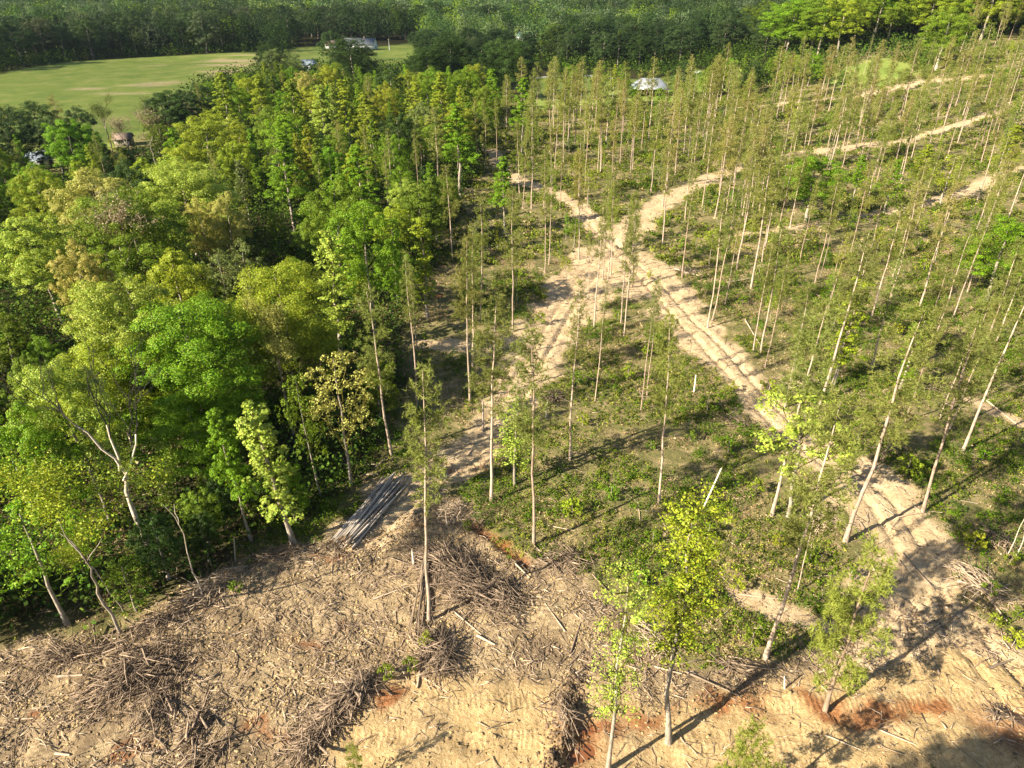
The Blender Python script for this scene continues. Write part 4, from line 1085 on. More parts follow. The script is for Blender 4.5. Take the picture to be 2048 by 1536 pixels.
x, y, z = scatter(90000, 120, 330, 402, lambda x, y: brush_m(x, y) * (x > -15) * (.15 + .85 * pat(x, y, 302, .42, .58)))
clumps(x, y, z, 12, .8, .7, .36, 2, [(.09, .14, .012), (.14, .19, .018), (.06, .095, .012), (.21, .225, .04), (.12, .115, .025)], 0, 'undergrowth', 'low green brush on the far part of the thinned slope')
x, y, z = scatter(16000, 27, 130, 407, lambda x, y: brush_m(x, y) * sstep(.50, .62, fbm(x, y, 7, 351, 4)))
clumps(x, y, z, 46, .75, .85, .15, 7, [(.05, .10, .010), (.08, .15, .012), (.12, .19, .015)], 0, 'undergrowth', 'taller dark green bramble patches in the thinned stand')
x, y, z = scatter(9000, 130, 330, 408, lambda x, y: (x > 0) * brush_m(x, y) * sstep(.50, .62, fbm(x, y, 9, 352, 4)))
clumps(x, y, z, 40, 1.5, 1.5, .34, 8, [(.05, .10, .010), (.08, .15, .012), (.12, .19, .015)], 0, 'undergrowth', 'taller bramble patches on the far slope')
x, y, z = scatter(70000, 27, 130, 403, lambda x, y: brush_m(x, y) * (.15 + .85 * pat(x, y, 303, .45, .6)) * .8)
clumps(x, y, z, 9, .35, .30, .17, 3, [(.42, .31, .18), (.27, .19, .11), (.54, .42, .26), (.36, .28, .12), (.20, .14, .09)], .7, 'dry_grass', 'straw coloured dead grass and bracken among the green brush')
x, y, z = scatter(16000, 130, 330, 404, lambda x, y: brush_m(x, y) * (x > -15) * (.15 + .85 * pat(x, y, 304, .45, .6)) * .7)
clumps(x, y, z, 8, .9, .5, .40, 4, [(.42, .31, .17), (.30, .22, .12), (.50, .39, .23), (.36, .29, .11)], .6, 'dry_grass', 'dry grass on the far slope between green brush')
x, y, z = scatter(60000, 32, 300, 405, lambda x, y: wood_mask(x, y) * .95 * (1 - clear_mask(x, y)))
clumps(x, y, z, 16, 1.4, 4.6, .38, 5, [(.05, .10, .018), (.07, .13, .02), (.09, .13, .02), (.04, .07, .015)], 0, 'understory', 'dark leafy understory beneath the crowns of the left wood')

x, y, z = scatter(26000, 300, 540, 406, lambda x, y: (1 - field_mask(x, y)) * np.where(inside(x, y, STAND) | ((y < 400) & (x > 0) & (x < 60)), 0, 1))
clumps(x, y, z, 14, 3.0, 5.0, .9, 6, [(.04, .08, .013), (.06, .11, .015), (.08, .12, .02)], 0, 'understory', 'dark brushwood at the feet of the far treelines')
def sticks(x, y, z, L, R, az, tilt, seed, bend=.06):
    r = np.random.default_rng(seed); n = len(x)
    d = np.stack([np.cos(az) * np.cos(tilt), np.sin(az) * np.cos(tilt), np.sin(tilt)], 1)
    c = np.stack([x, y, z], 1)
    side = np.stack([-np.sin(az), np.cos(az), np.zeros(n)], 1); up = np.cross(d, side)
    up *= np.sign(up[:, 2:3] + 1e-9)
    rings = []
    off = r.normal(size=(n, 1)) * bend * L[:, None]
    for t, rr in ((-.5, 1.0), (0, .85), (.5, .55)):
        p = c + d * (t * L)[:, None] + side * (off if t == 0 else 0)
        for k in range(3):
            a = k * 2.094
            rings.append(p + (side * math.cos(a) + up * math.sin(a)) * (R * rr)[:, None])
    V = np.stack(rings, 1).reshape(-1, 3)
    b = np.arange(n)[:, None, None] * 9
    q = []
    for s_ in (0, 1):
        for k in range(3):
            q.append([s_ * 3 + k, s_ * 3 + (k + 1) % 3, s_ * 3 + 3 + (k + 1) % 3, s_ * 3 + 3 + k])
    Q = (b + np.array(q)[None]).reshape(-1, 4)
    T = (np.arange(n)[:, None, None] * 9 + np.array([[0, 2, 1], [6, 7, 8]])[None]).reshape(-1, 3)
    return V, Q, T
def slash(n, y0, y1, seed, maskf, L0, L1, R0, R1, mat, name, label):
    x, y, z = scatter(n, y0, y1, seed, maskf)
    r = np.random.default_rng(seed + 1); m = len(x)
    L = r.uniform(0, 1, m) ** 2.2 * (L1 - L0) + L0; R = r.uniform(R0, R1, m) * (.5 + .5 * L / L1)
    fld = fbm(x, y, 6, seed + 5, 2) * 9
    az = fld + r.normal(size=m) * .95
    V, Q, T = sticks(x, y, z + R * .8 + r.random(m) * .08, L, R, az, r.normal(size=m) * .18, seed)
    tag(link(name, mesh_np(name, V, Q, T, [mat])), label, 'slash', kind='stuff')
    print(name, m)
cm = lambda x, y: clear_mask(x, y) * (1 - .85 * road_mask(x, y)) * (.25 + .75 * sstep(.38, .58, fbm(x, y, 4.5, 311, 3)))
slash(46000, 26, 75, 501, cm, .18, 1.9, .012, .045, STICK, 'slash', 'brown sticks and broken branches strewn over the landing')
slash(22000, 26, 75, 502, lambda x, y: cm(x, y) * .9 + .10 * clear_mask(x, y), .12, 1.3, .015, .055, STICKPALE, 'wood_chips', 'pale splintered wood and bark strewn over the landing')
slash(60000, 30, 170, 503, lambda x, y: (dirt_mask(x, y) * .5 + brush_m(x, y) * .32 * sstep(.45, .62, fbm(x, y, 7, 312, 3))) * (1 - clear_mask(x, y)), .3, 3.2, .012, .045, STICKPALE, 'slash', 'pale fallen branches scattered along the tracks and in the brush')
slash(22000, 30, 130, 505, lambda x, y: (dirt_mask(x, y) * .6 + brush_m(x, y) * .1) * (1 - clear_mask(x, y)), .2, 2.2, .012, .05, STICK, 'slash', 'dark broken branches lying on the skid tracks')
slash(9000, 170, 330, 504, lambda x, y: (x > 0) * brush_m(x, y) * .5, .8, 5, .03, .07, STICKPALE, 'slash', 'fallen branches scattered over the far slope')

# crumbled soil, chunks of bark and clods
def clods(n, y0, y1, seed, maskf, r0, r1, mat, name, label, zs=.55):
    x, y, z = scatter(n, y0, y1, seed, maskf)
    r = np.random.default_rng(seed + 3); m = len(x)
    base = np.array([(1, 0, 0), (0, 1, 0), (-1, 0, 0), (0, -1, 0), (0, 0, 1), (0, 0, -1)], float)
    R = (r0 + (r1 - r0) * r.random(m) ** 2.5)[:, None, None]
    th = r.uniform(0, 6.28, (m, 1)); c_, s_ = np.cos(th), np.sin(th)
    P = base[None] * R * r.uniform(.55, 1.35, (m, 6, 1))
    X = P[..., 0] * c_ * 1.5 - P[..., 1] * s_; Y = P[..., 0] * s_ * 1.5 + P[..., 1] * c_
    V = np.stack([X + x[:, None], Y + y[:, None], P[..., 2] * zs + z[:, None] + R[..., 0] * .15], -1).reshape(-1, 3)
    F_ = np.array([(0, 1, 4), (1, 2, 4), (2, 3, 4), (3, 0, 4), (1, 0, 5), (2, 1, 5), (3, 2, 5), (0, 3, 5)])
    T = (np.arange(m)[:, None, None] * 6 + F_[None]).reshape(-1, 3)
    tag(link(name, mesh_np(name, V, None, T, [mat])), label, name.replace('_', ' '), kind='stuff')
    print(name, m)
CLOD = bark_material('crumbled_soil', (.16, .11, .05), (.50, .37, .19), 1.6, 1.0)
CLODD = bark_material('dark_mulch', (.06, .042, .028), (.26, .18, .11), 1.6, 1.0)
lump = lambda x, y, s: .04 + .96 * sstep(.44, .62, fbm((x * .77 + y * .64) * .38, y * .77 - x * .64, 1.5, s, 4)) * (.35 + .65 * sstep(.4, .55, fbm(x, y, 8, s + 9, 2)))
clods(80000, 26, 75, 521, lambda x, y: clear_mask(x, y) * (1 - .6 * road_mask(x, y)) * lump(x, y, 331), .03, .15, CLOD, 'soil_clods', 'crumbled tan soil clods churned up over the landing', .4)
clods(60000, 26, 75, 522, lambda x, y: clear_mask(x, y) * (1 - .85 * road_mask(x, y)) * lump(x, y, 337), .04, .16, CLODD, 'bark_mulch', 'dark torn bark and mulch spread over the landing')
clods(40000, 30, 130, 523, lambda x, y: dirt_mask(x, y) * (1 - clear_mask(x, y)) * lump(x, y, 341), .03, .16, CLODD, 'soil_clods', 'dark crumbs of bark and soil along the skid tracks')
def near_furrow(x, y): return np.exp(-((dist_line(x, y, FURROW) - .2) / .55) ** 2)
clods(26000, 26, 36, 524, near_furrow, .06, .22, CLODD, 'soil_clods', 'dark clods heaped along the furrow beside the red puddle', .8)
# heaps: pixel centre, half length and half width in metres, direction (world azimuth), sticks, height, label
HEAPS = [
 (905, 1150, 4.6, 2.2, -45, 520, 1.0, 'brown tangle of branches right of the foremost pine'),
 (985, 1190, 3.2, 1.8, -35, 300, .6, 'reddish brown branch heap in the upper middle of the landing'),
 (875, 1310, 3.0, 1.6, -70, 300, .7, 'dark fan of branches below the foremost pine'),
 (905, 1030, 1.8, 1.2, 60, 160, .8, 'grey fan of dead twigs beside the lower track'),
 (275, 1350, 4.5, 2.2, 40, 420, .6, 'big dark heap of branches at the left of the landing'),
 (320, 1400, 3.0, 1.8, 85, 260, .5, 'dark branches lying below the big left heap'),
 (400, 1440, 2.0, 1.0, 80, 130, .5, 'small upright bunch of branches at the lower left'),
 (690, 1410, 4.2, 1.3, 50, 420, .7, 'long diagonal heap of branches at the left end of the tracked road'),
 (620, 1490, 2.4, 1.0, 60, 180, .5, 'lower continuation of branches near the bottom edge'),
 (410, 1520, 2.4, .9, 55, 130, .4, 'thin branch heap at the bottom edge'),
 (425, 1175, 3.2, 1.3, 50, 260, .8, 'heap of grey branches at the shaded wood edge'),
 (140, 1315, 4.5, 1.2, 15, 240, .4, 'flat row of sticks along the lower left wood edge'),
 (310, 1250, 4.0, 1.0, 35, 220, .4, 'band of sticks along the shady edge of the wood'),
 (545, 1115, 2.6, .8, 20, 130, .4, 'small stick heap at the wood edge above the landing'),
 (1130, 1120, 3.0, 1.5, -30, 220, .5, 'loose branch heap at the upper right corner of the landing'),
 (1770, 905, 2.6, 1.0, 30, 150, .5, 'dark pile of branches beside the rutted track'),
 (1660, 1045, 2.4, 1.4, -10, 220, .6, 'grey branch heap right of the pine on the rutted track'),
 (1480, 850, 2.6, 1.6, -40, 180, .5, 'heap of cut branches left of the rutted track'),
 (1600, 775, 3.2, 1.8, 10, 240, .5, 'pale heap of branches in the brush above the rutted track'),
 (1375, 545, 4.0, 2.0, -30, 200, .7, 'pale branch heap right of the track crossing'),
 (1105, 800, 2.2, 1.6, 50, 190, .6, 'dark heap of branches at the side of the lower track'),
 (1950, 1170, 3.4, 2.0, -50, 300, .7, 'grey branch heap right of the lower rutted track'),
 (1990, 1080, 2.2, 1.3, 100, 140, .8, 'fan of dead twigs near the right edge'),
 (1120, 295, 6.0, 3.0, 10, 180, 1.0, 'pale heap of branches among the far pines'),
 (1540, 540, 3.2, 1.6, 20, 160, .7, 'dead bush and twigs in the middle of the slope'),
 (1870, 780, 3.2, 1.4, 10, 160, .5, 'branch heap on the lower right slope'),
 (760, 1000, 3.0, 1.2, 60, 120, .4, 'branches lying behind the log pile'),
 (1480, 1340, 2.2, .8, -25, 110, .4, 'sticks lying below the tulip tree'),
 (1310, 1280, 2.4, 1.2, -60, 170, .5, 'brown branches right of the landing under the pale yellow tree'),
 (1128, 1440, 3.0, .5, 100, 150, .5, 'dark sticks along the furrow beside the red puddle'),
 (2000, 1420, 1.8, .8, 20, 80, .3, 'sticks at the far side of the dark puddle'),
]
for i, (px, py, a, b, az, n, hgt, lab) in enumerate(HEAPS):
    n = int(n * (1.1 if i in (0, 1, 2, 4, 7) else .5)); hgt *= 1.25
    if i in (0, 1, 4): a *= 1.15; b *= 1.25
    cx, cy_, cz = at(px, py)
    r = np.random.default_rng(900 + i); az = math.radians(az)
    u = r.normal(size=n) * .42 * a; v = r.normal(size=n) * .42 * b
    x = cx + u * math.cos(az) - v * math.sin(az); y = cy_ + u * math.sin(az) + v * math.cos(az)
    env = np.exp(-(u / a) ** 2 * 1.5 - (v / b) ** 2 * 1.5)
    z = ground_big(x, y) + ground_fine(x, y) + r.random(n) * hgt * env + .03
    L = r.uniform(.8, 3.0, n) * min(1.3, .5 + a / 4); R = r.uniform(.012, .045, n) * (1 + 1.6 * (r.random(n) < .08))
    V, Q, T = sticks(x, y, z, L, R, az + r.normal(size=n) * .8, r.normal(size=n) * .24, 950 + i)
    tag(link('brush_pile', mesh_np('brush_pile', V, Q, T, [STICKPALE if 'pale' in lab or 'grey' in lab else STICK])), lab, 'brush pile')

# logs
LOGM = []
for k in range(6):
    r = np.random.default_rng(700 + k); mb = MB()
    t = np.linspace(0, 1, 7); P = np.zeros((7, 3)); P[:, 0] = t; P[1:-1, 1] = r.normal(size=5) * .011; P[1:-1, 2] = r.normal(size=5) * .006
    mb.tube(P, np.linspace(1.0, .55, 7), 8, 0, 2)
    V = np.vstack(mb.V)
    # radius column is scaled later through object scale on y and z
    LOGM.append(mb)
def log(p0, p1, rad, label=None, group=None, mat=None, k=None, name='log', cat='log', z0=None, z1=None):
    """a tapering log lying from p0 to p1"""
    k = random.randrange(6) if k is None else k
    key = (k, mat.name if mat else 'b')
    if key not in LOGC:
        mb = LOGM[k]
        V = np.vstack(mb.V)
        LOGC[key] = mesh_np('log', V, np.vstack(mb.Q), np.vstack(mb.T), [mat or LOGB, CUT], np.concatenate(mb.qm), np.concatenate(mb.tm), True)
    o = link(name, LOGC[key])
    a = mathutils.Vector(p0); b = mathutils.Vector(p1); d = b - a
    o.location = a; o.rotation_euler = d.to_track_quat('X', 'Z').to_euler(); o.scale = (d.length, rad, rad)
    k_ = random.uniform(.55, 1.7); o.color = (k_, k_, k_, 1)
    tag(o, label, cat, group); return o
LOGC = {}
LOGB = bark_material('log_bark', (.19, .165, .14), (.50, .44, .38), 3, 1.0, True)
A = np.array(at(690, 1088)[:2]); B = np.array(at(792, 962)[:2])
dv = (B - A); Lp = np.linalg.norm(dv); dv /= Lp; sv = np.array([dv[1], -dv[0]])
nlog = 0
for layer, cnt in enumerate([12, 11, 9, 7]):
    for i in range(cnt):
        off = (i - (cnt - 1) / 2) * .23 + random.uniform(-.05, .05)
        st = random.uniform(-.4, .5); rad = random.uniform(.055, .125); ln = Lp * random.uniform(.8, 1.04)
        twist = random.uniform(-.8, .8) + off * .25
        p0 = A + dv * st + sv * (off * .95); p1 = A + dv * (st + ln) + sv * (off * .75 + twist)
        zz = .14 + layer * .19
        log((p0[0], p0[1], gz(*p0) + zz), (p1[0], p1[1], gz(*p1) + zz * .75), rad, 'grey bark log in the long pile at the wood edge', 'logs of the long pile')
        nlog += 1
# slim poles heaped beside the foremost pine
A = np.array(at(848, 1135)[:2]); B = np.array(at(818, 1330)[:2])
for i in range(9):
    o_ = random.uniform(-.55, .55); o2 = random.uniform(-.6, .6)
    p0 = A + [o_, random.uniform(-.6, .6)]; p1 = A + (B - A) * random.uniform(.55, 1.0) + [o2, 0]
    zz = .25 + random.random() * .7
    log((p0[0], p0[1], gz(*p0) + zz + .2), (p1[0], p1[1], gz(*p1) + zz * .4), random.uniform(.05, .08), 'slim grey pole in the narrow heap left of the foremost pine', 'poles heaped by the foremost pine', STICK)
LOOSE = [
 (1806, 1108, 1866, 1180, .12, 'right one of two parallel logs on the rutted track', 0), (1800, 1118, 1852, 1186, .10, 'left one of two parallel logs on the rutted track', 0),
 (1718, 1045, 1745, 1080, .09, 'log lying in the wheel rut of the track', 0), (1740, 1125, 1762, 1170, .08, 'curved pale log at the left side of the rutted track', 1), (1890, 1212, 1930, 1228, .08, 'short pale log on the right side of the lower track', 1),
 (745, 1200, 795, 1183, .09, 'pale log alone left of the narrow pole heap', 1), (955, 1272, 990, 1292, .11, 'thick pale broken log in the middle of the landing', 1), (908, 1225, 962, 1268, .07, 'long log pointing at the thick pale broken log', 1),
 (118, 1356, 166, 1354, .10, 'straight pale log on the left part of the landing', 1), (66, 1420, 100, 1413, .08, 'pale log end at the far left of the landing', 1), (45, 1440, 68, 1438, .07, 'short pale plank-like log near the left edge', 1), (112, 1508, 140, 1512, .11, 'short thick pale log at the lower left edge', 1),
 (235, 1342, 280, 1372, .08, 'forked pale log across the dark left heap', 1), (205, 1310, 245, 1296, .07, 'pale log right of the straight one', 1), (316, 1420, 355, 1435, .06, 'curved pale branch among the dark branches', 1), (385, 1475, 388, 1540, .09, 'dark log standing out at the bottom edge', 0),
 (315, 1287, 345, 1290, .09, 'light splintered log near the wood edge', 1), (460, 1272, 500, 1258, .06, 'thin log in the upper left of the landing', 1), (835, 1375, 842, 1322, .09, 'pale log pointing up below the green clump', 1), (850, 1358, 895, 1384, .06, 'thin curved log at the edge of the tracked road', 1),
 (1110, 1158, 1135, 1150, .08, 'short log at the upper right of the landing', 0), (1030, 1130, 1060, 1160, .08, 'straight log below the orange ditch', 1), (1070, 1095, 1100, 1120, .08, 'pale log at the foot of the corner pine', 1), (1140, 1310, 1160, 1250, .07, 'crooked log at the right part of the landing', 0),
 (1135, 1335, 1170, 1300, .08, 'dark log meeting the crooked one on the right', 0), (1370, 1345, 1480, 1395, .08, 'long thin log left of the long shadow', 0), (1310, 1335, 1365, 1350, .07, 'thin log below the pale yellow tree', 1), (1480, 1190, 1580, 1200, .06, 'long pale pole on the sandy patch by the tulip tree', 1),
 (1450, 567, 1502, 558, .16, 'white fallen trunk right of the track crossing', 1), (1880, 1345, 1860, 1300, .08, 'log at the bottom end of the rutted track', 0), (1970, 800, 2044, 860, .10, 'fallen trunk at the right edge above the brush', 1), (1900, 1240, 1950, 1200, .10, 'dark log at the right edge of the lower track', 0),
 (1975, 1340, 2025, 1318, .11, 'grey log in shade at the lower right', 0), (680, 930, 760, 930, .08, 'pale pole in the shaded wood behind the log pile', 1), (728, 952, 757, 951, .09, 'short pale log in the shaded wood behind the pile', 1), (885, 922, 910, 921, .07, 'pale log across the lower track', 1), (935, 912, 945, 900, .07, 'curved pale stick on the lower track', 1),
 (1085, 1050, 1150, 1062, .06, 'long thin pole above the corner pine foot', 1), (1650, 1470, 1720, 1500, .06, 'thin pole on the shaded right part of the road', 1), (1760, 1460, 1830, 1490, .06, 'thin pole further right on the shaded road', 1), (1715, 1385, 1790, 1410, .07, 'pole along the upper edge of the dirt road', 0),
 (1880, 812, 1930, 800, .09, 'fallen log between brush on the lower right slope', 1), (1600, 1145, 1640, 1050, .05, 'thin leaning pole left of the bushy young pine', 1), (1490, 640, 1520, 690, .10, 'fallen branch log in the brush above the rutted track', 1), (1130, 1265, 1090, 1210, .06, 'thin log on the right half of the landing', 1), (1185, 1150, 1222, 1190, .07, 'log at the right border of the landing', 0),
]
for (x0, y0, x1, y1, rad, lab, pale) in LOOSE:
    a = at(x0, y0); b = at(x1, y1)
    log((a[0], a[1], gz(a[0], a[1]) + rad * 1.1), (b[0], b[1], gz(b[0], b[1]) + rad * .9), rad, lab, None, STICKPALE if pale else STICK)
# standing broken trunks
def stub(bx, by, tx, ty, rad, lab, mat):
    x, y, z = at(bx, by); d = ray(tx, ty); s_ = y / d[1]
    t = (d[0] * s_, y, CAMZ + d[2] * s_)
    log((x, y, gz(x, y) - .2), t, rad, lab, None, mat, name='broken_trunk', cat='dead trunk')
stub(1405, 1018, 1443, 936, .11, 'leaning broken grey trunk in the brushy wedge', DEAD)
stub(966, 862, 966, 800, .14, 'short bare stub trunk left of the lime sapling', PBARK)
stub(1388, 785, 1392, 750, .12, 'pale broken stump in the brush left of the rutted track', DEAD)
stub(1092, 835, 1095, 800, .10, 'broken stump beside the dark heap on the lower track', DEAD)
stub(828, 1130, 824, 1098, .13, 'dead stump behind the narrow pole heap', DEAD)
stub(1570, 1378, 1569, 1352, .07, 'small dark stake standing on the landing beside the long shadow', DEAD)
stub(470, 1125, 468, 1075, .09, 'grey stub trunk at the shaded wood edge', DEAD)

# ------------------------------------------------------------------ buildings far behind
WHITE = plain('white_siding', (.72, .73, .74), .6, 0, 1.5, .06)
GREYROOF = plain('grey_shingles', (.20, .22, .25), .85, 0, 4, .18)
BLUEROOF = plain('blue_grey_metal_roof', (.33, .40, .50), .45, 0, 1.2, .10, (6, 1, 1))
SILVER = plain('silver_roof_metal', (.42, .45, .50), .35, .35, .8, .12, (5, 1, 1))
TEAL = plain('teal_roof', (.12, .22, .22), .7, 0, 3, .15)
BROWNR = plain('brown_roof', (.20, .145, .12), .85, 0, 3, .2)
DARKW = plain('black_and_shade', (.03, .03, .035), .5, 0, 2, .1)  # black for doors and tyres; on the barn walls it paints interior shade
WOODG = plain('weathered_wood', (.25, .21, .17), .9, 0, 5, .3)
GLASS = plain('window_glass', (.05, .07, .09), .1, 0, 2, .1)
def gable(name, px, py, L, Wd, hw, hr, rz, wall, roof, label, wins=3, door=True, chimney=False, cat='house', over=.4):
    x, y, z = at(px, py)
    root = empty(name, (x, y, z - .1), rz)
    mb = MB(); l2, w2 = L / 2, Wd / 2
    mb.box(-l2, l2, -w2, w2, -.5, hw)
    mb.add([(-l2, -w2, hw), (-l2, w2, hw), (-l2, 0, hw + hr - .05)], None, [(0, 2, 1)]); mb.add([(l2, -w2, hw), (l2, w2, hw), (l2, 0, hw + hr - .05)], None, [(0, 1, 2)])
    link('wall', mb.mesh('wall', [wall]), root)
    rb = MB(); t = .18
    for s_ in (-1, 1):
        a = np.array([(-l2 - over, s_ * (w2 + over), hw - over * hr / w2), (l2 + over, s_ * (w2 + over), hw - over * hr / w2), (l2 + over, 0, hw + hr), (-l2 - over, 0, hw + hr)])
        rb.add(np.vstack([a, a + [0, 0, t]]), [(0, 1, 2, 3), (7, 6, 5, 4), (0, 4, 5, 1), (1, 5, 6, 2), (2, 6, 7, 3), (3, 7, 4, 0)])
    rf = link('roof', rb.mesh('roof', [roof]), root)
    if chimney:
        c = MB(); c.box(l2 * .3 - .4, l2 * .3 + .4, -.4, .4, hw + hr - .8, hw + hr + 1.1); link('chimney', c.mesh('chimney', [BROWNR]), rf)
    for i in range(wins):
        wx = -l2 + L * (i + .7) / (wins + .4)
        w = MB(); w.box(wx - .55, wx + .55, -w2 - .06, -w2 - .01, 1.0, 2.3); wo = link('window', w.mesh('window', [WHITE if wall is not WHITE else GREYROOF]), root)
        g = MB(); g.box(wx - .43, wx + .43, -w2 - .09, -w2 - .063, 1.1, 2.2); link('pane', g.mesh('pane', [GLASS]), wo)
    w = MB(); w.box(l2 + .01, l2 + .06, -.6, .6, 1.1, 2.4); wo = link('window', w.mesh('window', [GREYROOF]), root)
    g = MB(); g.box(l2 + .063, l2 + .09, -.48, .48, 1.2, 2.3); link('pane', g.mesh('pane', [GLASS]), wo)
    if door:
        d = MB(); d.box(l2 * .55, l2 * .55 + 1, -w2 - .07, -w2 - .01, 0, 2.1); link('door', d.mesh('door', [DARKW]), root)
    tag(root, label, cat)
    for i in range(len(occupied)): pass
    return root
gable('farmhouse', 722, 99, 20, 9, 3.4, 3.4, math.radians(-8), WHITE, GREYROOF, 'long white house with grey gable roof beside the far lawn', 4, True, True)
gable('farmhouse', 668, 97, 10, 7, 2.8, 2.2, math.radians(5), WHITE, BROWNR, 'small building with reddish brown roof left of the white house', 2)
gable('shed', 622, 140, 7.5, 6, 3.2, 1.8, math.radians(10), WHITE, BLUEROOF, 'shed with pale blue metal roof among trees below the white house', 2, True, False, 'shed')
gable('cottage', 84, 335, 5.6, 4.4, 2.6, 1.5, math.radians(40), WHITE, BLUEROOF, 'small white house with blue-grey roof behind the trees at the left', 1, True)
gable('cottage', 1046, 82, 9, 7, 3.4, 3.0, math.radians(-60), WHITE, TEAL, 'white gabled house with teal roof in the far woods', 2)
gable('shed', 1089, 108, 5, 4, 3.6, 1.4, math.radians(10), WHITE, GREYROOF, 'tiny white outbuilding right of the teal roofed house', 1, False, False, 'shed')
gable('cabin', 250, 290, 4.6, 4, 2.2, 1.2, math.radians(15), WOODG, BROWNR, 'brown roofed cabin hidden behind pinkish bare trees', 2)
# silver roofed open barn
def barn(px, py):
    x, y, z = at(px, py); root = empty('barn', (x, y, z), math.radians(-6))
    L, Wd, hw, hr = 7.8, 6.0, 3.0, 3.4
    m = MB()
    P = np.array([(-L, -Wd, hw), (L, -Wd, hw), (L, Wd, hw), (-L, Wd, hw), (-L * .45, 0, hw + hr), (L * .45, 0, hw + hr)])
    m.add(np.vstack([P, P - [0, 0, .2]]), [(0, 1, 5, 4), (2, 3, 4, 5), (6, 10, 11, 7), (8, 11, 10, 9), (0, 6, 7, 1), (1, 7, 8, 2), (2, 8, 9, 3), (3, 9, 6, 0)], [(1, 2, 5), (3, 0, 4), (7, 11, 8), (9, 10, 6)])
    link('roof', m.mesh('roof', [SILVER]), root)
    for i in range(5):
        for s_ in (-1, 1):
            p = MB(); xx = -L * .92 + i * L * .46; p.box(xx - .12, xx + .12, s_ * Wd * .93 - .12, s_ * Wd * .93 + .12, -.3, hw - .22); link('post', p.mesh('post', [WOODG]), root)
    w = MB(); w.box(-L * .9, L * .9, Wd * .85, Wd * .88, -.3, hw - .25); w.box(-L * .9, -L * .87, -Wd * .85, Wd * .84, -.3, hw - .25); w.box(L * .87, L * .9, -Wd * .4, Wd * .84, -.3, hw - .25)
    link('wall', w.mesh('wall', [DARKW]), root)  # near-black walls carry the shade under the roof in their colour
    tag(root, 'open barn with silver metal roof and dark interior behind the pines', 'barn')
barn(1298, 190)

# poles, rail fence, farm lane, parked car
def pole(px, py, tx, ty, lab):
    x, y, z = at(px, py); d = ray(tx, ty); h = CAMZ + d[2] / d[1] * y - z
    root = empty('utility_pole', (x, y, z))
    m = MB(); m.tube([(0, 0, -.5), (0, 0, h)], [.22, .17], 8, 0, True); link('pole', m.mesh('pole', [plain('pale_pole', (.6, .6, .58), .8)]), root)
    c = MB(); c.box(-.9, .9, -.08, .08, h - .7, h - .52); link('crossarm', c.mesh('crossarm', [WOODG]), root)
    tag(root, lab, 'utility pole')
pole(779, 100, 778, 77, 'pale utility pole on the far lawn')
pole(1333, 72, 1333, 34, 'white utility pole in the far woods right of centre')
pole(1571, 46, 1572, 26, 'white utility pole before the dark wood at upper right')
root = empty('rail_fence', at(750, 136)); root.rotation_euler[2] = math.radians(3)
for i in range(9):
    m = MB(); m.box(-12 + i * 3 - .09, -12 + i * 3 + .09, -.09, .09, -.2, 1.5); link('post', m.mesh('post', [WOODG]), root)
for k in range(3):
    m = MB(); m.box(-12, 12, -.13, -.095, .4 + k * .42, .56 + k * .42); link('rail', m.mesh('rail', [WOODG]), root)
tag(root, 'grey rail fence below the far lawn', 'fence')
LANE = plain('farm_lane_gravel', (.42, .41, .40), .95, 0, .8, .12)
def lane(pts, w, lab):
    P = poly_px(pts); q = []
    for i in range(len(P) - 1):
        for t in np.linspace(0, 1, 12, endpoint=(i == len(P) - 2)): q.append(P[i] * (1 - t) + P[i + 1] * t)
    q = np.array(q); d = np.gradient(q, axis=0); d /= np.linalg.norm(d, axis=1)[:, None]; s_ = np.stack([-d[:, 1], d[:, 0]], 1) * w
    a, b = q + s_, q - s_
    V = np.vstack([np.column_stack([a, ground_big(a[:, 0], a[:, 1]) + .12]), np.column_stack([b, ground_big(b[:, 0], b[:, 1]) + .12])])
    n = len(q); Q = [(i, i + 1, n + i + 1, n + i) for i in range(n - 1)]
    tag(link('lane', mesh_np('lane', V, Q, mats=[LANE])), lab, 'lane', kind='structure')
lane([(1060, 157), (1110, 153), (1170, 151), (1230, 158)], 1.5, 'pale farm lane behind the pines')
lane([(1375, 86), (1400, 82), (1440, 84)], 2.0, 'pale road bit at the upper right woods')
def car(px, py, rz):
    x, y, z = at(px, py); root = empty('parked_car', (x, y, z + .05), rz)
    b = MB()
    prof = [(-2.1, .35), (2.1, .35), (2.15, .75), (1.2, .9), (.6, 1.4), (-1.1, 1.45), (-1.9, .95), (-2.15, .8)]
    n = len(prof)
    V = [(a, s_ * (.85 if c < 1.2 else .68), c) for s_ in (-1, 1) for a, c in prof]
    b.add(V, [(i, (i + 1) % n, n + (i + 1) % n, n + i) for i in range(n)] + [(0, 7, 6, 3), (n, n + 3, n + 6, n + 7), (3, 6, 5, 4), (n + 3, n + 4, n + 5, n + 6), (0, 3, 2, 1), (n, n + 1, n + 2, n + 3)])
    link('body', b.mesh('body', [WHITE]), root)
    for sx in (-1.3, 1.3):
        for sy in (-.88, .88):
            w = MB(); w.tube([(sx, sy - .1, .33), (sx, sy + .1, .33)], [.33, .33], 12, 0, True); link('wheel', w.mesh('wheel', [DARKW]), root)
    tag(root, 'white car parked beyond the pines right of the silver roofed barn', 'car')
car(1397, 148, .3)

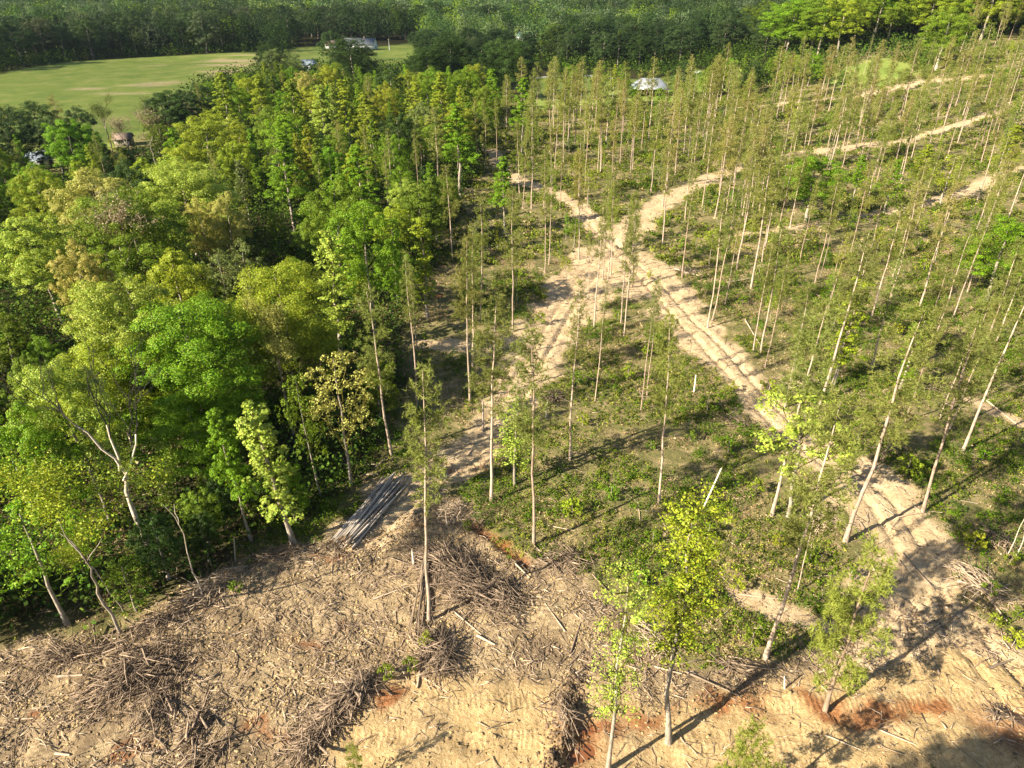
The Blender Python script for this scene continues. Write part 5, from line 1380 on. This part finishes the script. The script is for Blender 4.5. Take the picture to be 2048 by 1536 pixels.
# ------------------------------------------------------------------ an unseen cloud, added and outlined to shade the far fields
CH = 520.0
offx, offy = -SUN_TO[0] * CH / math.tan(SUN_EL), -SUN_TO[1] * CH / math.tan(SUN_EL)
edge = [(-175, 205), (-120, 262), (-85, 300), (0, 330), (60, 345), (120, 385), (170, 450), (240, 640), (420, 1100), (700, 1900), (500, 3300), (-2200, 3300), (-2600, 1200), (-1200, 260), (-420, 215)]
EP = np.array(edge, float) + [offx, offy]
cm_ = []
g = np.arange(-2800, 900, 22.0); g2 = np.arange(0, 3500, 22.0)
X, Y = np.meshgrid(g + offx, g2 + offy); x, y = X.ravel(), Y.ravel()
s_ = dist_line(x, y, EP, True) * np.where(inside(x, y, EP), 1, -1) + 30 * (fbm(x, y, 90, 601, 3) - .5)
th = 60 * (1 - np.exp(-np.maximum(s_, 0) / 60)) * (.5 + fbm(x, y, 160, 602, 4))
nxg, nyg = X.shape[1], X.shape[0]
idx = (np.arange(nyg - 1)[:, None] * nxg + np.arange(nxg - 1)[None, :])
Q = np.stack([idx, idx + 1, idx + nxg + 1, idx + nxg], -1).reshape(-1, 4)
Q = Q[(s_[Q] > 0).any(1)]
used = np.unique(Q); mp = -np.ones(len(x), int); mp[used] = np.arange(len(used)); Q = mp[Q]
bot = np.stack([x, y, CH - .25 * th], 1)[used]; top = np.stack([x, y, CH + th + 1], 1)[used]
m, n, l = newmat('cloud_white')
d = n.new('ShaderNodeBsdfDiffuse'); d.inputs[0].default_value = (.9, .9, .9, 1); t = n.new('ShaderNodeBsdfTransparent'); mx = n.new('ShaderNodeMixShader'); mx.inputs[0].default_value = .60
l.new(d.outputs[0], mx.inputs[2]); l.new(t.outputs[0], mx.inputs[1])
tc = n.new('ShaderNodeTexCoord'); l.new(ramp(n, l, noise(n, l, .008, 3, .6, tc.outputs['Object']), [(.35, (.16, .16, .16)), (.65, (.36, .36, .36))]), mx.inputs[0])
o = n.new('ShaderNodeOutputMaterial'); l.new(mx.outputs[0], o.inputs[0])
tag(link('cloud', mesh_np('cloud', np.vstack([bot, top]), np.vstack([Q[:, ::-1], Q + len(used)]), mats=[m], smooth=True)), 'unseen broad thin cloud high up, added to shade the far fields', 'cloud', kind='structure')

# ------------------------------------------------------------------ haze
HZ = 62.0
hb = MB(); hb.box(-3100, 3100, -450, 3700, -14, HZ)
m, n, l = newmat('haze')
v = n.new('ShaderNodeVolumePrincipled'); v.inputs['Density'].default_value = .00004; v.inputs['Color'].default_value = (.62, .76, 1, 1); v.inputs['Anisotropy'].default_value = .2
o = n.new('ShaderNodeOutputMaterial'); l.new(v.outputs[0], o.inputs['Volume'])
hz = tag(link('haze', hb.mesh('haze', [m])), 'thin bluish air', 'haze', kind='stuff')

# ------------------------------------------------------------------ labels of the trees that were set out in loops
ORD = ['leftmost', 'second', 'third', 'fourth', 'fifth', 'sixth', 'seventh', 'eighth', 'ninth', 'tenth', 'eleventh', 'twelfth', 'thirteenth', 'fourteenth', 'fifteenth', 'sixteenth', 'seventeenth', 'eighteenth', 'nineteenth', 'twentieth']
zones = {}
for t in TREES:
    if t['zone']: zones.setdefault((t['zone'], t['desc']), []).append(t)
def ordl(i): return 'leftmost' if i == 0 else ORD[i] + ' from the left'
WZ = {'under': 'bushy young tree among the left wood', 'screen': 'tree in the screen near the silver barn', 'field edge': 'tree at the near left field edge', 'edge': 'young tree along the landing edge of the wood', 'wood': 'tree in the left wood', 'hill': 'tree on the upper right hill', 'behind the barn': 'tree behind the silver roofed barn', 'behind the left wood': 'tree between left wood and lawn',
      'treeline': 'tree in the dark treeline behind the hayfield', 'offframe': 'tall tree casting shade below the camera', 'sapling': 'sapling in the thinned stand', 'shrub': 'shrub in the brush of the thinned stand'}
for (z, dsc), L in zones.items():
    L.sort(key=lambda t: t['px'])
    grp = (WZ[z] if z in WZ else 'pines ' + z)
    if z in WZ:
        grp = {'under': 'bushy trees in the gaps of the left wood', 'screen': 'screen of trees near the barn', 'field edge': 'trees at the near field edge', 'edge': 'young trees along the landing', 'wood': 'trees of the left wood', 'hill': 'trees of the wooded hill', 'behind the barn': 'trees behind the barn', 'behind the left wood': 'trees behind the left wood', 'treeline': 'treeline behind the hayfield', 'offframe': 'trees under the camera', 'sapling': 'saplings of the thinned stand', 'shrub': 'shrubs of the thinned stand'}[z]
    small = len(L) <= 20
    for i, t in enumerate(L):
        o = t['o']; o['group'] = grp if small else grp + (', ' + dsc if z in WZ else '')
        if z in WZ:
            if small: o['label'] = f"{dsc} {WZ[z]}, {ordl(i)}"
            else: o['label'] = f"{dsc} {WZ[z]}"
        else:
            if small: o['label'] = f"thin pine {z}, {ordl(i)}"
            else: o['label'] = f"thin tall pine {z}"
print('trees', len(TREES), 'pines', sum('pine' in t['arch'] for t in TREES), 'wood fill', nfill)
for k, L in zones.items(): print(k, len(L))
